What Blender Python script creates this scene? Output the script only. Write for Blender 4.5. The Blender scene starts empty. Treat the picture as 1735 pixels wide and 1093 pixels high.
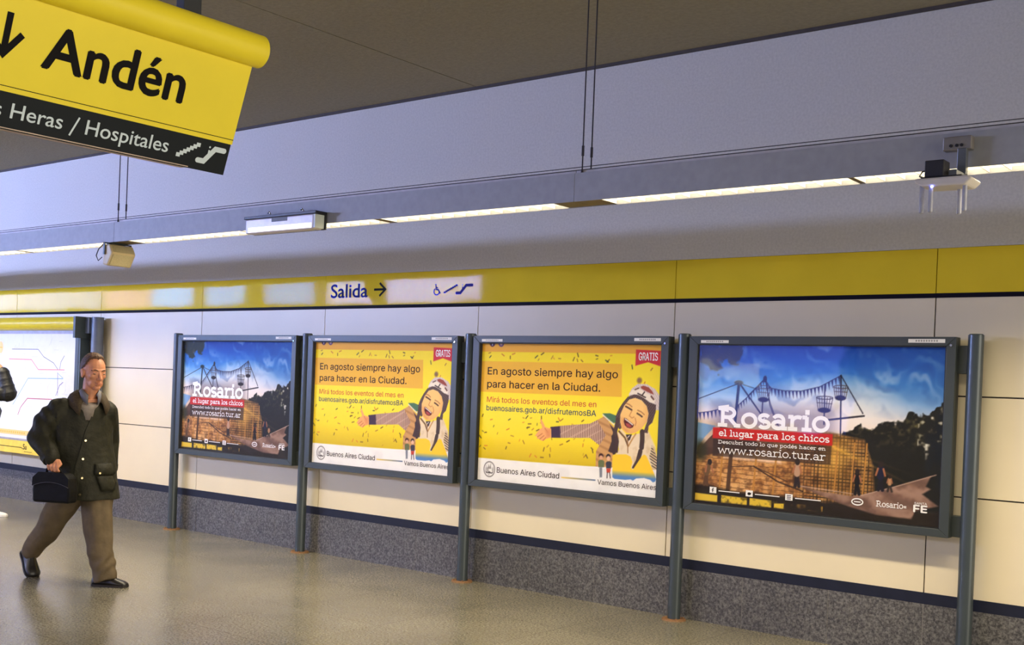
# Underground station concourse: back wall with four poster cases, hanging platform sign, walking man.
# World: x runs along the back wall to the right, y into the wall, z up (metres); support posts stand on y = 0.
import bpy, bmesh, math, random, os
import numpy as np
from mathutils import Vector, Matrix

random.seed(7)
rng = np.random.default_rng(7)
PI = math.pi
SC = bpy.context.scene
COL = SC.collection

# ------------------------------------------------------------------ camera
CAM_POS = (10.0534198, -7.09015731, 1.60836781)
YAW, PITCH, ROLL = 0.668687010, -0.00819802073, 0.0388948077
FOCAL_PX, PP_Y = 1919.15359, 673.143740


def camera():
    f = Vector((-math.sin(YAW) * math.cos(PITCH), math.cos(YAW) * math.cos(PITCH), math.sin(PITCH)))
    r = Vector((math.cos(YAW), math.sin(YAW), 0))
    u = r.cross(f)
    c, s = math.cos(ROLL), math.sin(ROLL)
    r2, u2 = c * r + s * u, -s * r + c * u
    cam = bpy.data.cameras.new('camera')
    cam.sensor_fit = 'HORIZONTAL'
    cam.sensor_width = 36.0
    cam.lens = FOCAL_PX / 1735 * 36.0
    cam.shift_y = (PP_Y - 546.5) / 1735
    cam.clip_end = 200
    o = bpy.data.objects.new('camera', cam)
    COL.objects.link(o)
    m = Matrix((r2, u2, -f)).transposed().to_4x4()
    m.translation = Vector(CAM_POS)
    o.matrix_world = m
    SC.camera = o


camera()

# ------------------------------------------------------------------ world, exposure, light levels
W = bpy.data.worlds.new('world')
SC.world = W
W.use_nodes = True
# unseen hall as dim lilac fill; narrow warm glow added from right for the sign
_n = W.node_tree.nodes
_tc = _n.new('ShaderNodeTexCoord')
_sx = _n.new('ShaderNodeSeparateXYZ')
_mr = _n.new('ShaderNodeMapRange')
_mr.interpolation_type = 'SMOOTHSTEP'
_mr.inputs['From Min'].default_value = 0.80
_mr.inputs['From Max'].default_value = 0.97
_mx = _n.new('ShaderNodeMix')
_mx.data_type = 'RGBA'
_mx.inputs['A'].default_value = (0.22, 0.25, 0.34, 1)
_mx.inputs['B'].default_value = (4.2, 3.8, 3.1, 1)
_l = W.node_tree.links
_l.new(_tc.outputs['Generated'], _sx.inputs[0])
_l.new(_sx.outputs['X'], _mr.inputs['Value'])
_l.new(_mr.outputs['Result'], _mx.inputs['Factor'])
_l.new(_mx.outputs['Result'], _n['Background'].inputs[0])
_n['Background'].inputs[1].default_value = 1.0
SC.view_settings.view_transform = 'Standard'
SC.view_settings.look = 'None'
SC.view_settings.gamma = 1.0
SC.view_settings.use_curve_mapping = False
SC.view_settings.exposure = 0.22
LAMP_COLOUR = (1.0, 0.86, 0.62)      # fluorescent tubes as the photograph balances them
LAMP_WATTS = 27.0                    # per luminaire of the near row
REAR_WATTS = 42.0
LAMP_SPREAD = 138
SCREEN_STRENGTH = 90.0               # lit advertising frieze on the opposite wall

# ------------------------------------------------------------------ helpers: colour and materials


def lin(c):
    c = np.asarray(c, float) / 255.0
    return np.where(c <= 0.04045, c / 12.92, ((c + 0.055) / 1.055) ** 2.4)


MATS = {}


def mat(name, rgb, rough=0.5, metal=0.0, noise=0.06, scale=12.0, bump=0.0, bscale=None, spec=0.5, emit=None, estr=0.0, ior=None,
        detail=3.0, stretch=None):
    """Principled surface whose colour and relief come from noise nodes; rgb is 0-255 sRGB."""
    if name in MATS:
        return MATS[name]
    m = bpy.data.materials.new(name)
    m.use_nodes = True
    nt = m.node_tree
    b = nt.nodes['Principled BSDF']
    c = lin(rgb)
    tc = nt.nodes.new('ShaderNodeTexCoord')
    src = tc.outputs['Object']
    if stretch:
        mp = nt.nodes.new('ShaderNodeMapping')
        mp.inputs['Scale'].default_value = stretch
        nt.links.new(src, mp.inputs['Vector'])
        src = mp.outputs['Vector']
    n = nt.nodes.new('ShaderNodeTexNoise')
    n.inputs['Scale'].default_value = scale
    n.inputs['Detail'].default_value = detail
    nt.links.new(src, n.inputs['Vector'])
    ramp = nt.nodes.new('ShaderNodeValToRGB')
    lo, hi = c * (1 - noise * 2), np.minimum(c * (1 + noise * 2), 1)
    ramp.color_ramp.elements[0].position = 0.3
    ramp.color_ramp.elements[1].position = 0.7
    ramp.color_ramp.elements[0].color = (*np.maximum(lo, 0), 1)
    ramp.color_ramp.elements[1].color = (*hi, 1)
    nt.links.new(n.outputs['Fac'], ramp.inputs['Fac'])
    nt.links.new(ramp.outputs['Color'], b.inputs['Base Color'])
    b.inputs['Roughness'].default_value = rough
    b.inputs['Metallic'].default_value = metal
    b.inputs['Specular IOR Level'].default_value = spec
    if ior:
        b.inputs['IOR'].default_value = ior
    if emit is not None:
        b.inputs['Emission Color'].default_value = (*lin(emit), 1)
        b.inputs['Emission Strength'].default_value = estr
    if bump:
        n2 = nt.nodes.new('ShaderNodeTexNoise')
        n2.inputs['Scale'].default_value = bscale or scale
        n2.inputs['Detail'].default_value = 3
        nt.links.new(src, n2.inputs['Vector'])
        bp_ = nt.nodes.new('ShaderNodeBump')
        bp_.inputs['Strength'].default_value = 1.0
        bp_.inputs['Distance'].default_value = bump
        nt.links.new(n2.outputs['Fac'], bp_.inputs['Height'])
        nt.links.new(bp_.outputs['Normal'], b.inputs['Normal'])
    MATS[name] = m
    return m


def granite_mat(name, dark, mid, light, scale, rough):
    m = bpy.data.materials.new(name)
    m.use_nodes = True
    nt = m.node_tree
    b = nt.nodes['Principled BSDF']
    tc = nt.nodes.new('ShaderNodeTexCoord')
    n = nt.nodes.new('ShaderNodeTexNoise')
    n.inputs['Scale'].default_value = scale
    n.inputs['Detail'].default_value = 2
    n.inputs['Roughness'].default_value = 0.75
    nt.links.new(tc.outputs['Object'], n.inputs['Vector'])
    r = nt.nodes.new('ShaderNodeValToRGB')
    r.color_ramp.elements[0].position = 0.33
    r.color_ramp.elements[0].color = (*lin(dark), 1)
    r.color_ramp.elements[1].position = 0.68
    r.color_ramp.elements[1].color = (*lin(light), 1)
    e = r.color_ramp.elements.new(0.5)
    e.color = (*lin(mid), 1)
    nt.links.new(n.outputs['Fac'], r.inputs['Fac'])
    big = nt.nodes.new('ShaderNodeTexNoise')
    big.inputs['Scale'].default_value = 1.6
    big.inputs['Detail'].default_value = 4
    nt.links.new(tc.outputs['Object'], big.inputs['Vector'])
    mr = nt.nodes.new('ShaderNodeMapRange')
    mr.inputs['From Min'].default_value = 0.3
    mr.inputs['From Max'].default_value = 0.7
    mr.inputs['To Min'].default_value = 0.86
    mr.inputs['To Max'].default_value = 1.12
    nt.links.new(big.outputs['Fac'], mr.inputs['Value'])
    mx = nt.nodes.new('ShaderNodeMix')
    mx.data_type = 'RGBA'
    mx.blend_type = 'MULTIPLY'
    mx.inputs['Factor'].default_value = 1
    nt.links.new(r.outputs['Color'], mx.inputs['A'])
    nt.links.new(mr.outputs['Result'], mx.inputs['B'])
    nt.links.new(mx.outputs['Result'], b.inputs['Base Color'])
    b.inputs['Roughness'].default_value = rough
    return m, nt, b, mx, tc


def glass_mat():
    """thin pane: clear, with a mirror reflection that grows at grazing angles"""
    m = bpy.data.materials.new('thin_glass')
    m.use_nodes = True
    nt = m.node_tree
    nt.nodes.clear()
    out = nt.nodes.new('ShaderNodeOutputMaterial')
    tr = nt.nodes.new('ShaderNodeBsdfTransparent')
    gl = nt.nodes.new('ShaderNodeBsdfGlossy')
    gl.inputs['Roughness'].default_value = 0.04
    fr = nt.nodes.new('ShaderNodeFresnel')
    fr.inputs['IOR'].default_value = 1.5
    tc = nt.nodes.new('ShaderNodeTexCoord')
    n = nt.nodes.new('ShaderNodeTexNoise')
    n.inputs['Scale'].default_value = 2.2
    nt.links.new(tc.outputs['Object'], n.inputs['Vector'])
    bp_ = nt.nodes.new('ShaderNodeBump')
    bp_.inputs['Distance'].default_value = 0.004
    nt.links.new(n.outputs['Fac'], bp_.inputs['Height'])
    nt.links.new(bp_.outputs['Normal'], gl.inputs['Normal'])
    mix = nt.nodes.new('ShaderNodeMixShader')
    geo = nt.nodes.new('ShaderNodeNewGeometry')
    fsel = nt.nodes.new('ShaderNodeMath')          # the rear face of the pane adds no second mirror
    fsel.operation = 'MULTIPLY'
    inv = nt.nodes.new('ShaderNodeMath')
    inv.operation = 'SUBTRACT'
    inv.inputs[0].default_value = 1.0
    nt.links.new(geo.outputs['Backfacing'], inv.inputs[1])
    nt.links.new(fr.outputs['Fac'], fsel.inputs[0])
    nt.links.new(inv.outputs[0], fsel.inputs[1])
    nt.links.new(fsel.outputs[0], mix.inputs['Fac'])
    nt.links.new(tr.outputs[0], mix.inputs[1])
    nt.links.new(gl.outputs[0], mix.inputs[2])
    nt.links.new(mix.outputs[0], out.inputs['Surface'])
    return m


def print_mat(name, rough=0.45, bump=0.0):
    """printed sheet: the artwork's ink colours are stored per vertex of the sheet"""
    m = bpy.data.materials.new(name)
    m.use_nodes = True
    nt = m.node_tree
    b = nt.nodes['Principled BSDF']
    a = nt.nodes.new('ShaderNodeAttribute')
    a.attribute_name = 'ink'
    nt.links.new(a.outputs['Color'], b.inputs['Base Color'])
    b.inputs['Roughness'].default_value = rough
    b.inputs['Specular IOR Level'].default_value = 0.15
    tc = nt.nodes.new('ShaderNodeTexCoord')
    n = nt.nodes.new('ShaderNodeTexNoise')
    n.inputs['Scale'].default_value = 3.0
    n.inputs['Detail'].default_value = 4
    n.inputs['Distortion'].default_value = 1.5
    nt.links.new(tc.outputs['Object'], n.inputs['Vector'])
    bp_ = nt.nodes.new('ShaderNodeBump')
    bp_.inputs['Distance'].default_value = bump
    nt.links.new(n.outputs['Fac'], bp_.inputs['Height'])
    nt.links.new(bp_.outputs['Normal'], b.inputs['Normal'])
    return m


# ------------------------------------------------------------------ helpers: meshes
class MB:
    """collects faces, then links them as ONE mesh object"""

    def __init__(s):
        s.v, s.f, s.mi, s.sm = [], [], [], []
        s.cur = 0
        s.smooth = False
        s.xf = None
        s.lift = None      # printed inks: each stroke lies a hair above the one before
        s.nlift = 0

    def add(s, verts, faces, smooth=None):
        o = len(s.v)
        if s.lift is not None:
            s.nlift += 1
            d = Vector(s.lift) * (2e-5 * s.nlift)
            verts = [tuple(Vector(p) + d) for p in verts]
        if s.xf is not None:
            verts = [tuple(s.xf @ Vector(p)) for p in verts]
        s.v.extend([tuple(p) for p in verts])
        for f in faces:
            s.f.append(tuple(i + o for i in f))
            s.mi.append(s.cur)
            s.sm.append(s.smooth if smooth is None else smooth)
        return s

    def box(s, x0, x1, y0, y1, z0, z1):
        v = [(x0, y0, z0), (x1, y0, z0), (x1, y1, z0), (x0, y1, z0), (x0, y0, z1), (x1, y0, z1), (x1, y1, z1), (x0, y1, z1)]
        return s.add(v, [(0, 3, 2, 1), (4, 5, 6, 7), (0, 1, 5, 4), (1, 2, 6, 5), (2, 3, 7, 6), (3, 0, 4, 7)])

    def prism(s, poly, y0, y1, axis='y'):
        """poly in the plane across `axis`, extruded along it"""
        n = len(poly)

        def P(a, b, t):
            return (a, t, b) if axis == 'y' else ((t, a, b) if axis == 'x' else (a, b, t))
        v = [P(a, b, y0) for a, b in poly] + [P(a, b, y1) for a, b in poly]
        fs = [tuple(range(n)), tuple(range(2 * n - 1, n - 1, -1))]
        fs += [(i, i + n, (i + 1) % n + n, (i + 1) % n) for i in range(n)]
        return s.add(v, fs)

    def cone(s, p0, p1, r0, r1, n=16, cap=True, smooth=True):
        p0, p1 = Vector(p0), Vector(p1)
        d = (p1 - p0).normalized()
        a = d.orthogonal().normalized()
        b = d.cross(a)
        v = []
        for p, r in ((p0, r0), (p1, r1)):
            for i in range(n):
                t = 2 * PI * i / n
                v.append(p + a * (r * math.cos(t)) + b * (r * math.sin(t)))
        s.add(v, [(i, (i + 1) % n, (i + 1) % n + n, i + n) for i in range(n)], smooth)
        if cap:
            s.add(v[:n], [tuple(range(n - 1, -1, -1))], False)
            s.add(v[n:], [tuple(range(n))], False)
        return s

    def tube(s, path, r, n=10):
        path = [Vector(p) for p in path]
        rs = r if isinstance(r, (list, tuple)) else [r] * len(path)
        rings = []
        ref = None
        for i, p in enumerate(path):
            t = (path[min(i + 1, len(path) - 1)] - path[max(i - 1, 0)]).normalized()
            if ref is None:
                ref = t.orthogonal().normalized()
            a = (ref - t * ref.dot(t)).normalized()
            ref = a
            b = t.cross(a)
            rings.append([p + a * (rs[i] * math.cos(2 * PI * k / n)) + b * (rs[i] * math.sin(2 * PI * k / n)) for k in range(n)])
        return s.loft(rings)

    def loft(s, rings, cap=True, smooth=True):
        n = len(rings[0])
        v = [p for r in rings for p in r]
        f = []
        for i in range(len(rings) - 1):
            for k in range(n):
                f.append((i * n + k, i * n + (k + 1) % n, (i + 1) * n + (k + 1) % n, (i + 1) * n + k))
        if cap:
            f.append(tuple(range(n - 1, -1, -1)))
            f.append(tuple(range((len(rings) - 1) * n, len(rings) * n)))
        return s.add(v, f, smooth)

    def ell(s, c, r, rot=None, nu=16, nv=10):
        c = Vector(c)
        rings = []
        v = []
        for j in range(1, nv):
            ph = PI * j / nv - PI / 2
            for i in range(nu):
                t = 2 * PI * i / nu
                p = Vector((r[0] * math.cos(ph) * math.cos(t), r[1] * math.cos(ph) * math.sin(t), r[2] * math.sin(ph)))
                if rot is not None:
                    p = rot @ p
                v.append(c + p)
        lo, hi = Vector((0, 0, -r[2])), Vector((0, 0, r[2]))
        if rot is not None:
            lo, hi = rot @ lo, rot @ hi
        v += [c + lo, c + hi]
        f = []
        m = nv - 1
        for j in range(m - 1):
            for i in range(nu):
                f.append((j * nu + i, j * nu + (i + 1) % nu, (j + 1) * nu + (i + 1) % nu, (j + 1) * nu + i))
        L, Hh = m * nu, m * nu + 1
        for i in range(nu):
            f.append((L, (i + 1) % nu, i))
            f.append((Hh, (m - 1) * nu + i, (m - 1) * nu + (i + 1) % nu))
        return s.add(v, f, True)

    def capsule(s, p0, p1, r0, r1):
        s.cone(p0, p1, r0, r1, 16, True)
        s.ell(p0, (r0,) * 3)
        s.ell(p1, (r1,) * 3)
        return s

    def chain(s, pts):
        """pts: list of (point, radius) joined as tapered capsules"""
        for (a, ra), (b, rb) in zip(pts, pts[1:]):
            s.capsule(a, b, ra, rb)
        return s

    def mesh(s, name, mats):
        me = bpy.data.meshes.new(name)
        me.from_pydata(s.v, [], s.f)
        for m in (mats if isinstance(mats, (list, tuple)) else [mats]):
            me.materials.append(m)
        me.polygons.foreach_set('material_index', s.mi)
        me.polygons.foreach_set('use_smooth', s.sm)
        me.update()
        return me

    def build(s, name, mats, parent=None, bevel=0.0, recalc=True):
        me = s.mesh(name, mats)
        if recalc:
            bm = bmesh.new()
            bm.from_mesh(me)
            bmesh.ops.recalc_face_normals(bm, faces=bm.faces)
            bm.to_mesh(me)
            bm.free()
        return link(name, me, parent, bevel)

    def remesh(s, name, mats, parent=None, voxel=0.008, smooth=6, matfn=None):
        """fuse everything collected into one continuous skin"""
        tmp = bpy.data.objects.new('tmp', s.mesh('tmp', mats))
        COL.objects.link(tmp)
        r = tmp.modifiers.new('r', 'REMESH')
        r.mode = 'VOXEL'
        r.voxel_size = voxel
        if smooth:
            sm = tmp.modifiers.new('s', 'SMOOTH')
            sm.factor = 0.5
            sm.iterations = smooth
        dg = bpy.context.evaluated_depsgraph_get()
        dg.update()
        me = bpy.data.meshes.new_from_object(tmp.evaluated_get(dg))
        old = tmp.data
        bpy.data.objects.remove(tmp)
        bpy.data.meshes.remove(old)
        me.name = name
        me.materials.clear()
        for m in (mats if isinstance(mats, (list, tuple)) else [mats]):
            me.materials.append(m)
        me.polygons.foreach_set('use_smooth', [True] * len(me.polygons))
        if matfn:
            for p in me.polygons:
                p.material_index = matfn(p.center)
        me.update()
        return link(name, me, parent)


def link(name, me, parent=None, bevel=0.0):
    o = bpy.data.objects.new(name, me)
    COL.objects.link(o)
    if parent is not None:
        o.parent = parent
    if bevel:
        b = o.modifiers.new('edge', 'BEVEL')
        b.width = bevel
        b.segments = 2
        b.limit_method = 'ANGLE'
    return o


def empty(name, loc=(0, 0, 0), rz=0.0):
    o = bpy.data.objects.new(name, None)
    COL.objects.link(o)
    o.location = loc
    o.rotation_euler = (0, 0, rz)
    o.empty_display_size = 0.1
    return o


def tag(o, label=None, cat=None, group=None, kind=None):
    if label:
        o['label'] = label
    if cat:
        o['category'] = cat
    if group:
        o['group'] = group
    if kind:
        o['kind'] = kind
    return o


def copy_tree(o, parent=None):
    c = o.copy()
    COL.objects.link(c)
    if parent is not None:
        c.parent = parent
    for ch in list(o.children):
        copy_tree(ch, c)
    return c


# ------------------------------------------------------------------ helpers: lettering
FONT_DIR = os.path.join(bpy.utils.system_resource('DATAFILES') or '', 'fonts')
FONTS = {}


def font(kind):
    if kind == 'humanist':
        return None
    if kind not in FONTS:
        try:
            FONTS[kind] = bpy.data.fonts.load(os.path.join(FONT_DIR, 'Inter.woff2'))
        except Exception:
            FONTS[kind] = None
    return FONTS[kind]


def glyphs(body, kind='humanist', bold=0.0):
    """flat outline of a line of type: (N,2) points, faces; x from 0, baseline at 0, capitals 1 high"""
    cu = bpy.data.curves.new('type', 'FONT')
    f = font(kind)
    if f:
        cu.font = f
    cu.body = 'H'
    cu.resolution_u = 4
    o = bpy.data.objects.new('type', cu)
    me = o.to_mesh()
    cap = max(v.co.y for v in me.vertices)
    o.to_mesh_clear()
    cu.body = body
    cu.offset = bold * cap
    me = o.to_mesh()
    p = np.array([v.co[:2] for v in me.vertices]) / cap
    fs = [tuple(q.vertices) for q in me.polygons]
    o.to_mesh_clear()
    bpy.data.objects.remove(o)
    bpy.data.curves.remove(cu)
    p[:, 0] -= p[:, 0].min()
    return p, fs


def put_type(mb, body, x0, x1, base, cap, place, kind='humanist', bold=0.0):
    """type set between x0 and x1 on a baseline; place(x, y) gives the point on the sign"""
    p, fs = glyphs(body, kind, 0)        # heavier weight: the same ink laid down slightly shifted
    sh = [(-bold, 0), (bold, 0), (0, bold * .8), (0, -bold * .8)] if bold else [(0, 0)]
    sx = (x1 - x0) / p[:, 0].max()
    for dx, dy in sh:
        mb.add([place(x0 + a * sx + dx * cap, base + (b + dy) * cap) for a, b in p], fs, False)


def ribbon(mb, pts, w, place, closed=False):
    """flat stroke of width w along a polyline"""
    p = [Vector((a, b)) for a, b in pts]
    if closed and (p[0] - p[-1]).length < 1e-6:
        p = p[:-1]
    n = len(p)
    v = []
    for i in range(n):
        a = p[(i - 1) % n] if (closed or i > 0) else None
        c = p[(i + 1) % n] if (closed or i < n - 1) else None
        d0 = (p[i] - a).normalized() if a is not None else None
        d1 = (c - p[i]).normalized() if c is not None else None
        d0 = d0 or d1
        d1 = d1 or d0
        t = d0 + d1
        t = t.normalized() if t.length > 1e-4 else d1
        nn = Vector((-t.y, t.x))
        k = 1 / max(0.5, nn.dot(Vector((-d1.y, d1.x))))
        v += [p[i] + nn * (w / 2 * k), p[i] - nn * (w / 2 * k)]
    m = n if closed else n - 1
    mb.add([place(q.x, q.y) for q in v], [(2 * i, 2 * i + 1, (2 * i + 3) % (2 * n), (2 * i + 2) % (2 * n)) for i in range(m)], False)


def disc(mb, c, rx, ry, place, n=24):
    mb.add([place(c[0] + rx * math.cos(2 * PI * i / n), c[1] + ry * math.sin(2 * PI * i / n)) for i in range(n)], [tuple(range(n))], False)


def arc(cx, cy, rx, ry, a0, a1, n=16):
    return [(cx + rx * math.cos(math.radians(a0 + (a1 - a0) * i / n)), cy + ry * math.sin(math.radians(a0 + (a1 - a0) * i / n))) for i in range(n + 1)]


# slab-serif letters drawn as strokes: x-height 1, ascender 1.45
SLAB = {
    'o': (1.0, [arc(.5, .5, .4, .46, 0, 360)]),
    'a': (1.0, [arc(.43, .62, .3, .34, 155, 0) + [(.73, .06), (.96, .06)], arc(.42, .29, .31, .25, 0, 360)]),
    'e': (.95, [[(.1, .52), (.86, .52)] + arc(.48, .5, .38, .46, 4, 318)]),
    's': (.82, [arc(.41, .73, .28, .23, 25, 270) + arc(.41, .27, .3, .23, 90, -155)]),
    'r': (.8, [[(.24, 0), (.24, .97)], [(.0, .93), (.3, .93)], [(.0, .06), (.55, .06)], arc(.58, .55, .34, .38, 180, 55)]),
    'i': (.58, [[(.28, 0), (.28, .97)], [(.02, .93), (.3, .93)], [(0, .06), (.57, .06)], [(.17, 1.3), (.42, 1.3)]]),
    'í': (.58, [[(.28, 0), (.28, .97)], [(.02, .93), (.3, .93)], [(0, .06), (.57, .06)], [(.2, 1.15), (.42, 1.42)]]),
    'l': (.58, [[(.28, 0), (.28, 1.45)], [(.02, 1.4), (.3, 1.4)], [(0, .06), (.57, .06)]]),
    'u': (1.12, [[(.22, .97)] + arc(.51, .34, .29, .28, 180, 360) + [(.8, .97)], [(.8, .5), (.8, 0)], [(0, .93), (.25, .93)], [(.58, .93), (.82, .93)], [(.8, .06), (1.05, .06)]]),
    'n': (1.16, [[(.24, 0), (.24, .97)], [(0, .93), (.25, .93)], [(0, .06), (.46, .06)], arc(.53, .6, .29, .33, 180, 0) + [(.82, 0)], [(.62, .06), (1.06, .06)]]),
    'h': (1.16, [[(.24, 0), (.24, 1.45)], [(0, 1.4), (.25, 1.4)], [(0, .06), (.46, .06)], arc(.53, .6, .29, .33, 180, 0) + [(.82, 0)], [(.62, .06), (1.06, .06)]]),
    'p': (1.1, [[(.24, -.42), (.24, .97)], [(0, .93), (.25, .93)], [(0, -.38), (.5, -.38)], arc(.58, .5, .36, .45, 180, -180)]),
    'b': (1.1, [[(.24, 0), (.24, 1.45)], [(0, 1.4), (.25, 1.4)], arc(.58, .49, .36, .45, 180, -180)]),
    'd': (1.1, [[(.84, 0), (.84, 1.45)], [(.6, 1.4), (.85, 1.4)], [(.84, .06), (1.06, .06)], arc(.5, .49, .37, .45, 0, 360)]),
    'q': (1.1, [[(.84, -.42), (.84, .97)], [(.84, .93), (1.05, .93)], [(.6, -.38), (1.08, -.38)], arc(.5, .5, .37, .45, 0, 360)]),
    'g': (1.05, [arc(.48, .52, .37, .43, 0, 360), [(.84, .97), (.84, -.05)] + arc(.48, -.08, .36, .32, 0, -150), [(.84, .93), (1.03, .93)]]),
    'c': (.9, [arc(.48, .5, .38, .46, 42, 318)]),
    't': (.75, [[(.3, 1.3)] + arc(.52, .28, .22, .24, 180, 320), [(.04, .93), (.66, .93)]]),
    'w': (1.5, [[(.14, .95), (.42, .02), (.74, .9), (1.06, .02), (1.34, .95)], [(0, .93), (.32, .93)], [(1.18, .93), (1.48, .93)]]),
    'é': (.95, [[(.1, .52), (.86, .52)] + arc(.48, .5, .38, .46, 4, 318), [(.4, 1.15), (.62, 1.42)]]),
    '.': (.4, [[(.07, .08), (.27, .08)]]),
    'D': (1.4, [[(.26, 0), (.26, 1.4)], [(0, .06), (.6, .06)] + arc(.6, .7, .62, .64, -90, 90) + [(0, 1.34)]]),
    'R': (1.45, [[(.3, 0), (.3, 1.4)], [(0, .07), (.6, .07)], [(0, 1.33), (.66, 1.33)] + arc(.66, 1.0, .36, .33, 90, -90) + [(.3, .67)], [(.68, .66), (1.14, .07)], [(1.0, .07), (1.42, .07)]]),
    '=': (.9, [[(.1, .62), (.75, .62)], [(.1, .32), (.75, .32)]]),
    ' ': (.55, []),
}


def put_slab(mb, body, x0, x1, base, xh, w, place):
    tot = sum(SLAB[c][0] for c in body)
    sx = (x1 - x0) / tot
    x = x0
    for ch in body:
        adv, strokes = SLAB[ch]
        for st in strokes:
            pts = [(x + a * sx, base + b * xh) for a, b in st]
            closed = len(st) > 4 and abs(st[0][0] - st[-1][0]) + abs(st[0][1] - st[-1][1]) < 1e-6
            ribbon(mb, pts, w * (1.25 if ch == '.' or (ch == 'i' and st[0][1] > 1.2) else 1), place, closed)
        x += adv * sx


def stairs_icon(mb, x0, z0, x1, z1, place, n=6, t=0.3):
    """climbing stair: a band of steps from lower left to upper right"""
    dx, dz = (x1 - x0) / n, (z1 - z0) / n
    up, lo = [], []
    for i in range(n):
        up += [(x0 + i * dx, z0 + (i + 1) * dz), (x0 + (i + 1) * dx, z0 + (i + 1) * dz)]
        lo += [(x0 + i * dx, z0 + i * dz), (x0 + (i + 1) * dx, z0 + i * dz)]
    for i in range(n):
        a, b = x0 + i * dx, x0 + (i + 1) * dx
        za, zb = z0 + (i - 0.75) * dz, z0 + (i + 1) * dz
        mb.add([place(a, za), place(b + dx * .35, za), place(b + dx * .35, zb), place(a, zb)], [(0, 1, 2, 3)], False)


def escalator_icon(mb, x0, z0, x1, z1, w, place):
    L = x1 - x0
    ribbon(mb, [(x0, z0), (x0 + .25 * L, z0), (x0 + .62 * L, z1), (x1, z1)], w, place)
    disc(mb, (x0, z0), w / 2, w / 2, place)
    disc(mb, (x1, z1), w / 2, w / 2, place)
    h = z1 - z0
    ribbon(mb, [(x0 + .38 * L, z0 + .55 * h), (x0 + .38 * L, z0 + .85 * h)], w * .35, place)
    disc(mb, (x0 + .38 * L, z0 + 1.06 * h), w * .2, w * .2, place, 10)


def wheelchair_icon(mb, x0, z0, x1, z1, place):
    W_, H_ = x1 - x0, z1 - z0

    def q(a, b):
        return (x0 + a * W_, z0 + b * H_)
    w = .011
    ribbon(mb, [q(.5 + .36 * math.cos(math.radians(t)), .33 + .32 * math.sin(math.radians(t))) for t in range(130, 375, 12)], w, place)
    ribbon(mb, [q(.36, .86), q(.42, .5), q(.72, .48), q(.86, .16), q(1.0, .2)], w, place)
    ribbon(mb, [q(.4, .66), q(.66, .66)], w * .8, place)
    disc(mb, q(.36, .96), .1 * W_, .06 * H_, place, 12)


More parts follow.
